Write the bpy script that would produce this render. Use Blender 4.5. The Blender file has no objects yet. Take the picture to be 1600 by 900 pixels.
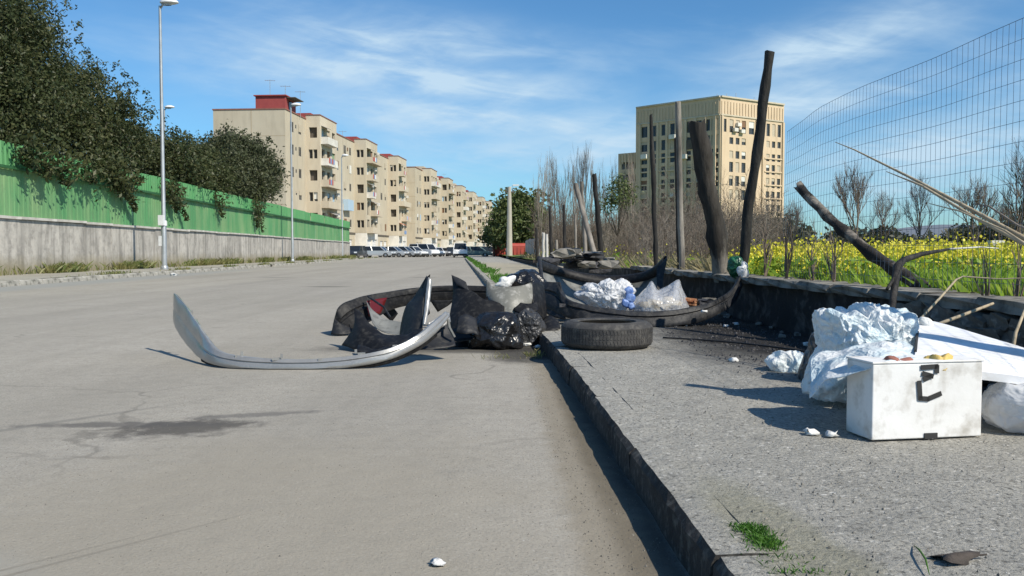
import bpy, bmesh, math, random
import numpy as np
from mathutils import Vector, Matrix, noise as mnoise

# ------------------------------------------------------------------ camera, sky, sun, exposure
S = bpy.context.scene
F = 1331.0
PITCH = math.atan(57 / F)
EYE = 0.76
CAM = Vector((0, 0, EYE))
cam_d = bpy.data.cameras.new('camera'); cam = bpy.data.objects.new('camera', cam_d)
S.collection.objects.link(cam); S.camera = cam
cam_d.sensor_width = 36; cam_d.lens = 36 * F / 1600; cam_d.clip_start = 0.05; cam_d.clip_end = 9000
cam.location = CAM; cam.rotation_euler = (math.radians(90) - PITCH, 0, 0)

SUN_AZ = math.radians(131.5)      # clockwise from +Y
SUN_EL = math.radians(42)
sd = bpy.data.lights.new('sun', 'SUN'); sun = bpy.data.objects.new('sun', sd); S.collection.objects.link(sun)
sd.energy = 4.9; sd.angle = math.radians(0.55); sd.color = (1.0, 0.925, 0.80)
sv = Vector((math.sin(SUN_AZ) * math.cos(SUN_EL), math.cos(SUN_AZ) * math.cos(SUN_EL), math.sin(SUN_EL)))
sun.rotation_euler = sv.to_track_quat('Z', 'Y').to_euler()
sun.location = (0, 0, 60)

S.view_settings.view_transform = 'Standard'; S.view_settings.look = 'None'
S.view_settings.exposure = 0.20; S.view_settings.gamma = 1.0
S.cycles.max_bounces = 6; S.cycles.transparent_max_bounces = 12

W = bpy.data.worlds.new('World'); S.world = W; W.use_nodes = True
nt = W.node_tree; nt.nodes.clear()
def wn(t, **k):
    n = nt.nodes.new(t)
    for a, b in k.items(): setattr(n, a, b)
    return n
def wl(a, b): nt.links.new(a, b)
def wm(op, a, b=None, c=None):
    n = wn('ShaderNodeMath', operation=op)
    for i, x in enumerate((a, b, c)):
        if x is None: continue
        if isinstance(x, (int, float)): n.inputs[i].default_value = x
        else: wl(x, n.inputs[i])
    return n.outputs[0]
sky = wn('ShaderNodeTexSky', sky_type='NISHITA', sun_disc=False, sun_elevation=SUN_EL, sun_rotation=SUN_AZ,
         altitude=60, air_density=1.0, dust_density=0.35, ozone_density=2.2)
tc = wn('ShaderNodeTexCoord'); sx = wn('ShaderNodeSeparateXYZ'); wl(tc.outputs['Generated'], sx.inputs[0])
az = wm('ARCTAN2', sx.outputs[0], sx.outputs[1]); el = wm('ARCSINE', sx.outputs[2])
# thin cirrus: streaky noise in azimuth / elevation, slanting down to the right
def streak(ang, su, sv_, scale, detail, lo, hi, seed):
    u = wm('ADD', wm('MULTIPLY', az, math.cos(ang)), wm('MULTIPLY', el, -math.sin(ang)))
    v = wm('ADD', wm('MULTIPLY', az, math.sin(ang)), wm('MULTIPLY', el, math.cos(ang)))
    cv = wn('ShaderNodeCombineXYZ'); wl(wm('MULTIPLY', u, su), cv.inputs[0]); wl(wm('MULTIPLY', v, sv_), cv.inputs[1]); cv.inputs[2].default_value = seed
    nz = wn('ShaderNodeTexNoise'); nz.inputs['Scale'].default_value = scale; nz.inputs['Detail'].default_value = detail
    nz.inputs['Roughness'].default_value = 0.58; nz.inputs['Distortion'].default_value = 0.35
    wl(cv.outputs[0], nz.inputs['Vector'])
    mr = wn('ShaderNodeMapRange'); mr.interpolation_type = 'SMOOTHSTEP'; wl(nz.outputs[0], mr.inputs[0])
    mr.inputs[1].default_value = lo; mr.inputs[2].default_value = hi
    return mr.outputs[0]
c1 = streak(0.20, 2.6, 11.0, 1.15, 7, 0.47, 0.78, 3.7)
c2 = streak(0.10, 5.0, 26.0, 1.3, 8, 0.40, 0.75, 9.1)
c3 = streak(-0.25, 6.0, 22.0, 1.6, 9, 0.35, 0.72, 1.3)
def patch(a0, e0, ra, re, ang):      # a bank of cirrus standing in one part of the sky
    da = wm('SUBTRACT', az, a0); de = wm('SUBTRACT', el, e0)
    u = wm('DIVIDE', wm('ADD', wm('MULTIPLY', da, math.cos(ang)), wm('MULTIPLY', de, -math.sin(ang))), ra)
    v = wm('DIVIDE', wm('ADD', wm('MULTIPLY', da, math.sin(ang)), wm('MULTIPLY', de, math.cos(ang))), re)
    q = wm('ADD', wm('MULTIPLY', u, u), wm('MULTIPLY', v, v))
    return wm('POWER', 2.718, wm('MULTIPLY', q, -1.0))
banks = None
for b in ((-0.12, 0.235, 0.17, 0.030, 0.10), (-0.19, 0.205, 0.16, 0.045, 0.05), (-0.06, 0.19, 0.19, 0.035, 0.14), (-0.02, 0.155, 0.22, 0.028, 0.05), (0.34, 0.215, 0.13, 0.030, -0.25), (0.30, 0.165, 0.16, 0.03, -0.1),
          (0.10, 0.115, 0.22, 0.03, 0.0), (0.46, 0.10, 0.18, 0.045, -0.1), (0.60, 0.13, 0.14, 0.05, -0.1)):
    p = patch(*b); banks = p if banks is None else wm('MAXIMUM', banks, p)
cl = wm('ADD', wm('MULTIPLY', c1, 0.22), wm('MULTIPLY', banks, wm('ADD', wm('MULTIPLY', c2, 0.55), wm('ADD', wm('MULTIPLY', c3, 0.26), 0.26))))
cl = wm('MINIMUM', wm('MULTIPLY', cl, 1.25), 0.9)
mx = wn('ShaderNodeMix', data_type='RGBA'); wl(cl, mx.inputs[0])
gm = wn('ShaderNodeMix', data_type='RGBA', blend_type='MULTIPLY'); gm.inputs[0].default_value = 1.0
wl(sky.outputs[0], gm.inputs[6]); gm.inputs[7].default_value = (0.45, 0.765, 0.97, 1)
wl(gm.outputs[2], mx.inputs[6]); mx.inputs[7].default_value = (4.3, 5.6, 6.7, 1)
bg = wn('ShaderNodeBackground'); bg.inputs[1].default_value = 0.118; wl(mx.outputs[2], bg.inputs[0])
wo = wn('ShaderNodeOutputWorld'); wl(bg.outputs[0], wo.inputs[0])

# ------------------------------------------------------------------ helpers
C = S.collection
def ray(px, py):
    r = (px - 800) / F; u = (450 - py) / F; c, s = math.cos(PITCH), math.sin(PITCH)
    return Vector((r, c + u * s, -s + u * c))
def P(px, py, Y):
    d = ray(px, py); return CAM + d * (Y / d.y)
def G(px, py, z=0.0):
    d = ray(px, py); return CAM + d * ((z - EYE) / d.z)

ORG = {}
def props(o, label=None, cat=None, group=None, kind=None):
    if label: o['label'] = label
    if cat: o['category'] = cat
    if group: o['group'] = group
    if kind: o['kind'] = kind
    return o
def thing(name, label, cat, loc=(0, 0, 0), rotz=0.0, group=None):
    o = bpy.data.objects.new(name, None); C.objects.link(o)
    o.empty_display_size = 0.2; o.location = loc; o.rotation_euler = (0, 0, rotz)
    props(o, label, cat, group); ORG[o.name] = Vector(loc); return o
def link(name, me, parent=None, loc=None, rot=None, label=None):
    o = bpy.data.objects.new(name, me); C.objects.link(o)
    if parent: o.parent = parent
    if loc is not None: o.location = loc
    if rot is not None: o.rotation_euler = rot
    if label: o['label'] = label
    return o
def copy_tree(o, parent=None):
    c = o.copy(); C.objects.link(c)
    if parent: c.parent = parent
    for ch in o.children: copy_tree(ch, c)
    return c

class MB:
    def __init__(s): s.v = []; s.f = []; s.m = []; s.cur = 0
    def add(s, vs, fs):
        b = len(s.v); s.v.extend([tuple(x) for x in vs])
        for f in fs: s.f.append(tuple(i + b for i in f)); s.m.append(s.cur)
        return s
    def box(s, c, sz, rz=0.0, M=None):
        x, y, z = sz[0] / 2, sz[1] / 2, sz[2] / 2
        vs = [Vector(p) for p in ((-x, -y, -z), (x, -y, -z), (x, y, -z), (-x, y, -z), (-x, -y, z), (x, -y, z), (x, y, z), (-x, y, z))]
        R = M if M is not None else Matrix.Rotation(rz, 3, 'Z')
        return s.add([R @ p + Vector(c) for p in vs], [(0, 3, 2, 1), (4, 5, 6, 7), (0, 1, 5, 4), (1, 2, 6, 5), (2, 3, 7, 6), (3, 0, 4, 7)])
    def tube(s, pts, rad, n=6, cap=True):
        pts = [Vector(p) for p in pts]; k = len(pts)
        if not hasattr(rad, '__len__'): rad = [rad] * k
        vs = []; up = None
        for i, p in enumerate(pts):
            t = (pts[min(i + 1, k - 1)] - pts[max(i - 1, 0)]).normalized()
            if up is None: up = Vector((0, 0, 1)) if abs(t.z) < 0.9 else Vector((0, 1, 0))
            a = t.cross(up)
            if a.length < 1e-6: a = t.orthogonal()
            a.normalize(); b = a.cross(t).normalized(); up = b
            for j in range(n):
                q = 2 * math.pi * j / n
                vs.append(p + (a * math.cos(q) + b * math.sin(q)) * rad[i])
        fs = []
        for i in range(k - 1):
            for j in range(n):
                j2 = (j + 1) % n
                fs.append((i * n + j, i * n + j2, (i + 1) * n + j2, (i + 1) * n + j))
        if cap: fs.append(tuple(range(n - 1, -1, -1))); fs.append(tuple((k - 1) * n + j for j in range(n)))
        return s.add(vs, fs)
    def quad(s, a, b, c, d): return s.add([a, b, c, d], [(0, 1, 2, 3)])
    def lathe(s, prof, n=24, axis='Z', c=(0, 0, 0), closed=False):
        vs = []; k = len(prof)
        for j in range(n):
            q = 2 * math.pi * j / n
            for r, h in prof:
                if axis == 'Z': p = (r * math.cos(q), r * math.sin(q), h)
                else: p = (h, r * math.cos(q), r * math.sin(q))
                vs.append(Vector(p) + Vector(c))
        fs = []
        for j in range(n):
            j2 = (j + 1) % n
            for i in range(k if closed else k - 1):
                i2 = (i + 1) % k
                fs.append((j * k + i, j2 * k + i, j2 * k + i2, j * k + i2))
        return s.add(vs, fs)
    def mesh(s, name, mats, smooth=False, sharp=None, off=None):
        me = bpy.data.meshes.new(name)
        vs = s.v if off is None else [(x - off[0], y - off[1], z - off[2]) for x, y, z in s.v]
        me.from_pydata(vs, [], s.f)
        if not isinstance(mats, (list, tuple)): mats = [mats]
        for m in mats: me.materials.append(m)
        if len(mats) > 1: me.polygons.foreach_set('material_index', s.m)
        if smooth:
            me.polygons.foreach_set('use_smooth', [True] * len(me.polygons))
            if sharp: me.set_sharp_from_angle(angle=sharp)
        me.update(); return me
    def build(s, name, mats, parent=None, smooth=False, sharp=None, label=None, bevel=0, solid=0):
        off = ORG.get(parent.name) if parent is not None else None
        me = s.mesh(name, mats, smooth, sharp, off)
        o = link(name, me, parent, label=label)
        if solid:
            md = o.modifiers.new('thickness', 'SOLIDIFY'); md.thickness = solid; md.offset = 0
        if bevel:
            md = o.modifiers.new('edges', 'BEVEL'); md.width = bevel; md.segments = 2; md.limit_method = 'ANGLE'; md.angle_limit = math.radians(40)
        return o
def solo(name, mb, mats, label, cat, group=None, origin=None, **k):
    if origin is None:
        a = np.array(mb.v); origin = ((a[:, 0].min() + a[:, 0].max()) / 2, (a[:, 1].min() + a[:, 1].max()) / 2, a[:, 2].min())
    mb.v = [(x - origin[0], y - origin[1], z - origin[2]) for x, y, z in mb.v]
    o = mb.build(name, mats, None, **k); o.location = origin
    return props(o, label, cat, group)

# ------------------------------------------------------------------ materials
MATS = {}
def new_mat(name):
    m = bpy.data.materials.new(name); m.use_nodes = True
    t = m.node_tree; b = t.nodes['Principled BSDF']
    return m, t, b
def N(t, ty, ins=None, **k):
    n = t.nodes.new(ty)
    for a, b in k.items(): setattr(n, a, b)
    for a, b in (ins or {}).items():
        if hasattr(b, 'is_output'): t.links.new(b, n.inputs[a])
        else: n.inputs[a].default_value = b
    return n
def c4(c): return (c[0], c[1], c[2], 1)
def noise_f(t, vec, scale, detail=6, lo=0.35, hi=0.65, rough=0.6, dist=0.0):
    n = N(t, 'ShaderNodeTexNoise', {'Vector': vec, 'Scale': scale, 'Detail': detail, 'Roughness': rough, 'Distortion': dist})
    r = N(t, 'ShaderNodeMapRange', {0: n.outputs[0], 1: lo, 2: hi}); return r.outputs[0]
def mixc(t, f, a, b, mode='MIX'):
    m = N(t, 'ShaderNodeMix', data_type='RGBA', blend_type=mode)
    for i, x in ((0, f), (6, a), (7, b)):
        if hasattr(x, 'is_output'): t.links.new(x, m.inputs[i])
        else: m.inputs[i].default_value = x if i == 0 else c4(x)
    return m.outputs[2]
def mth(t, op, a, b=0.0):
    n = N(t, 'ShaderNodeMath', {0: a, 1: b}, operation=op); return n.outputs[0]
def mat(name, c1, c2=None, scale=4, rough=0.8, bump=0.0, bscale=None, metal=0.0, spec=0.4, c3=None, s3=40, lo=0.35, hi=0.65, coat=0.0, stretch=None, bdist=0.01):
    m, t, b = new_mat(name)
    tc = N(t, 'ShaderNodeTexCoord'); vec = tc.outputs['Object']
    if stretch: vec = N(t, 'ShaderNodeMapping', {0: vec, 3: stretch}).outputs[0]
    col = c4(c1)
    if c2: col = mixc(t, noise_f(t, vec, scale, 8, lo, hi), c1, c2)
    if c3: col = mixc(t, noise_f(t, vec, s3, 4, 0.5, 0.72), col, c3)
    if hasattr(col, 'is_output'): t.links.new(col, b.inputs['Base Color'])
    else: b.inputs['Base Color'].default_value = col
    b.inputs['Roughness'].default_value = rough; b.inputs['Metallic'].default_value = metal
    b.inputs['Specular IOR Level'].default_value = spec; b.inputs['Coat Weight'].default_value = coat
    if bump:
        n = N(t, 'ShaderNodeTexNoise', {'Vector': vec, 'Scale': bscale or scale * 6, 'Detail': 8, 'Roughness': 0.65})
        bp = N(t, 'ShaderNodeBump', {'Strength': bump, 'Distance': bdist, 'Height': n.outputs[0]})
        t.links.new(bp.outputs[0], b.inputs['Normal'])
    MATS[name] = m; return m

def ellipse(t, pos, cx, cy, rx, ry, rot, jag=0.5, nscale=4.0, soft=0.45):
    d = N(t, 'ShaderNodeVectorMath', {0: pos, 1: (cx, cy, 0)}, operation='SUBTRACT').outputs[0]
    r = N(t, 'ShaderNodeVectorRotate', {0: d, 'Angle': -rot}, rotation_type='Z_AXIS').outputs[0]
    q = N(t, 'ShaderNodeVectorMath', {0: r, 1: (1 / rx, 1 / ry, 0)}, operation='MULTIPLY').outputs[0]
    l = N(t, 'ShaderNodeVectorMath', {0: q}, operation='LENGTH').outputs['Value']
    nz = N(t, 'ShaderNodeTexNoise', {'Vector': pos, 'Scale': nscale, 'Detail': 7, 'Roughness': 0.65}).outputs[0]
    s = mth(t, 'ADD', l, mth(t, 'MULTIPLY', mth(t, 'SUBTRACT', nz, 0.5), 2 * jag))
    return N(t, 'ShaderNodeMapRange', {0: s, 1: 1.0 - soft, 2: 1.0 + soft, 3: 1.0, 4: 0.0}, interpolation_type='SMOOTHSTEP').outputs[0]

def ground_mat(name, base, alt, grit_d, grit_l, stains_and_shade, gs=90.0, bump=0.5, cracks=0.0, big=0.35, bdist=0.006, slabs=False, tint=None, gritf=0.6, lanes=0.0):
    m, t, b = new_mat(name)
    geo = N(t, 'ShaderNodeNewGeometry'); pos = geo.outputs['Position']
    col = mixc(t, noise_f(t, pos, big, 8, 0.36, 0.64), base, alt)
    col = mixc(t, mth(t, 'MULTIPLY', noise_f(t, pos, 2.3, 8, 0.42, 0.75), 0.5), col, tuple(x * 0.82 for x in base))
    g = noise_f(t, pos, gs, 3, 0.53, 0.68); col = mixc(t, mth(t, 'MULTIPLY', g, gritf), col, grit_d)
    g2 = noise_f(t, pos, gs * 0.7, 2, 0.60, 0.72); col = mixc(t, mth(t, 'MULTIPLY', g2, gritf), col, grit_l)
    g3 = noise_f(t, pos, gs * 0.16, 5, 0.56, 0.75); col = mixc(t, mth(t, 'MULTIPLY', g3, 0.35), col, grit_d)
    col = mixc(t, mth(t, 'MULTIPLY', noise_f(t, pos, 13, 5, 0.46, 0.68), 0.28), col, tuple(x * 0.55 for x in base))
    col = mixc(t, mth(t, 'MULTIPLY', noise_f(t, pos, 31, 4, 0.52, 0.66), 0.22), col, tuple(min(1, x * 1.35) for x in base))
    if tint: # a paler, smoother repair slab
        e = ellipse(t, pos, *tint[:5], jag=0.10, nscale=2.0, soft=0.04); col = mixc(t, mth(t, 'MULTIPLY', e, 0.8), col, tint[5])
    if cracks:
        ns = N(t, 'ShaderNodeTexNoise', {'Vector': pos, 'Scale': 1.8, 'Detail': 6}).outputs[1]
        wv = N(t, 'ShaderNodeMix', {0: 0.35, 4: pos, 5: ns}, data_type='VECTOR').outputs[1]
        vo = N(t, 'ShaderNodeTexVoronoi', {'Vector': wv, 'Scale': 0.75}, feature='DISTANCE_TO_EDGE').outputs[0]
        k = N(t, 'ShaderNodeMapRange', {0: vo, 1: 0.002, 2: 0.008, 3: 1.0, 4: 0.0}).outputs[0]
        br = noise_f(t, pos, 0.7, 3, 0.5, 0.6); k = mth(t, 'MULTIPLY', k, br)
        col = mixc(t, mth(t, 'MULTIPLY', k, cracks), col, tuple(x * 0.3 for x in base))
    if lanes:            # long faint streaks left by tyres and sweeping
        ln = N(t, 'ShaderNodeMapping', {0: pos, 3: (1.1, 0.06, 1.0)}).outputs[0]
        col = mixc(t, mth(t, 'MULTIPLY', noise_f(t, ln, 1.0, 6, 0.45, 0.7), lanes), col, tuple(x * 0.66 for x in base))
        pt = N(t, 'ShaderNodeTexVoronoi', {'Vector': N(t, 'ShaderNodeMapping', {0: pos, 3: (0.22, 0.11, 1)}).outputs[0], 'Scale': 1.0, 'Randomness': 1.0}).outputs[1]
        pv_ = N(t, 'ShaderNodeSeparateColor', {0: pt}).outputs[0]
        col = mixc(t, mth(t, 'MULTIPLY', pv_, 0.16), col, (0.20, 0.195, 0.185))
    for st in stains_and_shade:
        e = ellipse(t, pos, *st[:5], jag=st[7] if len(st) > 7 else 0.6, nscale=st[8] if len(st) > 8 else 3.5)
        col = mixc(t, mth(t, 'MULTIPLY', e, st[6]), col, st[5])
    t.links.new(col, b.inputs['Base Color'])
    b.inputs['Roughness'].default_value = 0.93; b.inputs['Specular IOR Level'].default_value = 0.25
    hn = N(t, 'ShaderNodeTexNoise', {'Vector': pos, 'Scale': gs * 0.8, 'Detail': 6, 'Roughness': 0.7}).outputs[0]
    h2 = N(t, 'ShaderNodeTexNoise', {'Vector': pos, 'Scale': 7.0, 'Detail': 5}).outputs[0]
    hh = mth(t, 'ADD', hn, mth(t, 'MULTIPLY', h2, 1.5))
    bp = N(t, 'ShaderNodeBump', {'Strength': bump, 'Distance': bdist, 'Height': hh}); t.links.new(bp.outputs[0], b.inputs['Normal'])
    MATS[name] = m; return m

SOOT = (0.014, 0.013, 0.013)
g1 = G(270, 668)
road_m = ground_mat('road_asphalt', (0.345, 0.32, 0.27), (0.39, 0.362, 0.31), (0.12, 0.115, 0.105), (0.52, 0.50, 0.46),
    [(g1.x + .05, g1.y, 0.28, 0.17, 0.3, (0.055, 0.05, 0.045), 0.8, 1.3, 9.0), (g1.x - 0.25, g1.y + 0.06, 0.40, 0.06, 0.05, (0.09, 0.085, 0.08), 0.7, 1.1, 9.0), (g1.x + .25, g1.y + 0.28, 0.30, 0.05, 0.3, (0.10, 0.095, 0.09), 0.6, 1.1, 9.0), (0.335, 2.6, 0.075, 3.2, 0.02, (0.035, 0.033, 0.03), 0.92, 0.30, 7.0), (0.26, 2.6, 0.10, 4.0, 0.02, (0.20, 0.17, 0.12), 0.6, 0.7, 7.0),  # near-black ellipse along the kerb: its cast shadow painted into the road colour
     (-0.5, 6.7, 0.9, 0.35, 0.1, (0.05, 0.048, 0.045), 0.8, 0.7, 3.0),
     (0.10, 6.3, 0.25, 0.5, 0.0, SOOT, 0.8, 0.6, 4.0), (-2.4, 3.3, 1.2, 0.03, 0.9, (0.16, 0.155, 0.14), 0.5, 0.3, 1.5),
     (-1.2, 1.95, 0.6, 0.008, 0.85, (0.12, 0.115, 0.105), 0.8, 0.15, 6.0), (-1.28, 1.93, 0.5, 0.006, 0.85, (0.12, 0.115, 0.105), 0.7, 0.15, 6.0),
     (-3.98, 18.4, 0.46, 0.16, 0.0, (0.07, 0.065, 0.06), 0.8, 0.3, 2.0), (-6.9, 25, 0.5, 0.2, 0.0, (0.10, 0.095, 0.09), 0.7, 0.3, 2.0), (-2.6, 25, 0.4, 0.2, 0.0, (0.10, 0.095, 0.09), 0.7, 0.3, 2.0), (-10.7, 20, 0.9, 16, 0.04, (0.27, 0.275, 0.262), 0.75, 0.3, 0.8), (-0.8, 2.2, 0.9, 1.2, 0.0, (0.30, 0.27, 0.215), 0.6, 0.7, 1.6)],
    cracks=0.5, lanes=0.5, gritf=0.8, gs=110, bump=0.7, tint=(-2.35, 1.2, 1.75, 1.15, 0.0, (0.34, 0.345, 0.325)))
pave_m = ground_mat('pavement_concrete', (0.325, 0.315, 0.282), (0.40, 0.385, 0.34), (0.085, 0.083, 0.075), (0.62, 0.60, 0.55),
    [(2.1, 6.4, 0.95, 2.4, 0.0, SOOT, 0.97, 0.4, 3.0), (1.6, 8.6, 1.4, 1.2, 0.0, SOOT, 0.95, 0.5, 3.0), (0.5, 9.2, 1.0, 1.6, 0.0, (0.03, 0.028, 0.026), 0.85, 0.6, 3.0),
     (2.3, 4.6, 0.35, 1.0, 0.0, SOOT, 0.9, 0.5, 3.0), (0.2, 16.5, 2.6, 7.0, 0.0, (0.36, 0.32, 0.235), 0.85, 0.7, 0.8), (-1.2, 34, 3.4, 16, 0.06, (0.38, 0.34, 0.25), 0.85, 0.7, 0.5),
     (0.62, 1.9, 0.10, 0.5, 0.1, (0.25, 0.24, 0.17), 0.6, 0.6, 5.0)], gs=75.0, bump=1.0, cracks=0.0, big=0.9, bdist=0.012, gritf=0.9)
lpave_m = ground_mat('left_pavement_concrete', (0.36, 0.34, 0.29), (0.30, 0.28, 0.23), (0.15, 0.14, 0.12), (0.5, 0.48, 0.42), [], gs=30, bump=0.4)
earth_m = ground_mat('earth', (0.17, 0.15, 0.10), (0.10, 0.12, 0.05), (0.07, 0.065, 0.05), (0.25, 0.23, 0.18), [], gs=20, bump=0.4)
field_m = ground_mat('field_soil', (0.13, 0.20, 0.04), (0.18, 0.22, 0.06), (0.05, 0.045, 0.03), (0.16, 0.15, 0.09), [], gs=20, bump=0.5, big=0.5)

def wall_mat(name, base, dirt, foot, streak=0.7, z_foot=0.5, soot=None):
    m, t, b = new_mat(name)
    geo = N(t, 'ShaderNodeNewGeometry'); pos = geo.outputs['Position']
    sp = N(t, 'ShaderNodeSeparateXYZ', {0: pos})
    mp = N(t, 'ShaderNodeMapping', {0: pos, 3: (3.0, 3.0, 0.35)}).outputs[0]
    col = mixc(t, noise_f(t, pos, 0.8, 8, 0.38, 0.65), base, tuple(x * 0.8 for x in base))
    col = mixc(t, mth(t, 'MULTIPLY', noise_f(t, mp, 1.1, 7, 0.44, 0.68), streak), col, dirt)
    col = mixc(t, mth(t, 'MULTIPLY', noise_f(t, pos, 1.7, 8, 0.50, 0.66, 0.7), 0.55), col, (0.20, 0.19, 0.17))
    col = mixc(t, mth(t, 'MULTIPLY', noise_f(t, pos, 5, 6, 0.5, 0.75), 0.5), col, dirt)
    zf = N(t, 'ShaderNodeMapRange', {0: mth(t, 'ADD', sp.outputs[2], mth(t, 'MULTIPLY', N(t, 'ShaderNodeTexNoise', {'Vector': pos, 'Scale': 1.5, 'Detail': 6}).outputs[0], 0.5)), 1: z_foot, 2: z_foot + 0.45, 3: 0.8, 4: 0.0}).outputs[0]
    col = mixc(t, zf, col, foot)
    t.links.new(col, b.inputs['Base Color']); b.inputs['Roughness'].default_value = 0.9; b.inputs['Specular IOR Level'].default_value = 0.2
    bn = N(t, 'ShaderNodeTexNoise', {'Vector': pos, 'Scale': 18, 'Detail': 7, 'Roughness': 0.7}).outputs[0]
    bp = N(t, 'ShaderNodeBump', {'Strength': 0.4, 'Distance': 0.02, 'Height': bn}); t.links.new(bp.outputs[0], b.inputs['Normal'])
    MATS[name] = m; return m
conc_m = wall_mat('weathered_concrete', (0.50, 0.47, 0.42), (0.13, 0.125, 0.115), (0.22, 0.19, 0.11))
coping_m = mat('coping_concrete', (0.55, 0.53, 0.48), (0.36, 0.34, 0.30), 2.0, 0.9, 0.3)
def green_mat(name, base, pale, amt):
    m, t, b = new_mat(name)
    geo = N(t, 'ShaderNodeNewGeometry'); pos = geo.outputs['Position']
    mp = N(t, 'ShaderNodeMapping', {0: pos, 3: (2.0, 1.6, 0.35)}).outputs[0]
    oi = N(t, 'ShaderNodeObjectInfo').outputs['Random']
    col = mixc(t, mth(t, 'MULTIPLY', noise_f(t, mp, 0.8, 6, 0.42, 0.68), amt), base, pale)
    col = mixc(t, mth(t, 'MULTIPLY', oi, 0.35), col, tuple(x * 0.72 for x in base))
    col = mixc(t, mth(t, 'MULTIPLY', noise_f(t, pos, 3.5, 6, 0.55, 0.75), 0.4), col, (0.10, 0.16, 0.09))
    t.links.new(col, b.inputs['Base Color']); b.inputs['Roughness'].default_value = 0.55; b.inputs['Specular IOR Level'].default_value = 0.35
    MATS[name] = m; return m
green_m = green_mat('green_sheet_paint', (0.090, 0.265, 0.105), (0.24, 0.36, 0.17), 0.9)
green_up = green_mat('green_ribbed_paint', (0.080, 0.275, 0.10), (0.16, 0.33, 0.15), 0.6)
green_d = mat('green_rail_paint', (0.02, 0.085, 0.03), (0.03, 0.11, 0.04), 3, 0.6)
galv = mat('galvanised_steel', (0.42, 0.44, 0.45), (0.33, 0.35, 0.36), 3, 0.45, metal=0.5)
lampw = mat('lamp_housing', (0.72, 0.73, 0.72), (0.6, 0.6, 0.6), 5, 0.4)
glassl = mat('lamp_glass', (0.55, 0.58, 0.6), None, rough=0.15)
kerb_m = mat('kerb_concrete', (0.44, 0.42, 0.37), (0.26, 0.25, 0.215), 2.2, 0.95, 0.7, 30, c3=(0.12, 0.115, 0.10), s3=9)
kerb_shade = mat('shaded_kerb_concrete', (0.045, 0.042, 0.038), (0.020, 0.019, 0.018), 3.0, 0.95, 0.6, 40, c3=(0.12, 0.115, 0.10), s3=25)  # near-black colour paints in the shade on the near kerb's faces
soot_wall = mat('sooty_wall_concrete', (0.022, 0.021, 0.021), (0.012, 0.012, 0.012), 3, 0.95, 0.8, 14, c3=(0.11, 0.10, 0.09), s3=7)
stone_m = mat('rubble_stone', (0.15, 0.14, 0.12), (0.06, 0.055, 0.05), 9, 0.95, 0.8, 25, c3=(0.27, 0.25, 0.22), s3=18)
cap_m = mat('wall_top_concrete', (0.30, 0.28, 0.24), (0.12, 0.115, 0.10), 4, 0.95, 0.7, 25, c3=(0.05, 0.05, 0.045), s3=8)
char_m = mat('charred_wood', (0.020, 0.018, 0.016), (0.010, 0.009, 0.009), 14, 0.75, 0.9, 40, stretch=(1, 1, 0.15), c3=(0.05, 0.045, 0.04), s3=20)
joint_p = mat('plaster_joint_stain', (0.36, 0.28, 0.18), None, rough=0.95)
grey_wood = mat('weathered_grey_wood', (0.30, 0.27, 0.235), (0.13, 0.115, 0.10), 8, 0.9, 0.8, 35, stretch=(1, 1, 0.2), c3=(0.04, 0.036, 0.03), s3=6)
half_burnt = mat('half_burnt_wood', (0.018, 0.015, 0.013), (0.040, 0.034, 0.028), 7, 0.85, 1.0, 35, stretch=(1, 1, 0.15), c3=(0.06, 0.052, 0.045), s3=14)
def _foot(m):       # the foot of the post escaped the fire and weathered pale
    t = m.node_tree; b = t.nodes['Principled BSDF']; src = b.inputs['Base Color'].links[0].from_socket
    oc = N(t, 'ShaderNodeTexCoord').outputs['Object']; z = N(t, 'ShaderNodeSeparateXYZ', {0: oc}).outputs[2]
    k = noise_f(t, N(t, 'ShaderNodeMapping', {0: oc, 3: (9, 9, 2.5)}).outputs[0], 1.0, 7, 0.3, 0.7)
    f = N(t, 'ShaderNodeMapRange', {0: mth(t, 'ADD', z, mth(t, 'MULTIPLY', k, 0.5)), 1: 0.62, 2: 0.30, 3: 0.0, 4: 0.85}).outputs[0]
    t.links.new(mixc(t, f, src, (0.26, 0.235, 0.20)), b.inputs['Base Color'])
fallen_m = mat('fallen_burnt_wood', (0.016, 0.014, 0.012), (0.035, 0.03, 0.026), 7, 0.9, 1.0, 35, c3=(0.27, 0.24, 0.20), s3=7)
_foot(half_burnt)
pale_wood = mat('pale_post', (0.62, 0.60, 0.55), (0.45, 0.43, 0.4), 5, 0.85, 0.4)
straw_m = mat('dry_cane', (0.46, 0.38, 0.26), (0.30, 0.245, 0.165), 9, 0.8)
twig_m = mat('bare_twigs', (0.17, 0.13, 0.10), (0.10, 0.078, 0.06), 3, 0.9)
twig_p = mat('pale_bare_twigs', (0.26, 0.225, 0.185), (0.17, 0.14, 0.115), 3, 0.9)
bark_m = mat('bark', (0.09, 0.075, 0.06), (0.045, 0.04, 0.032), 8, 0.95, 0.6, 25)
wire_m = mat('fence_wire', (0.13, 0.16, 0.21), None, rough=0.5, metal=0.3)
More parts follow.
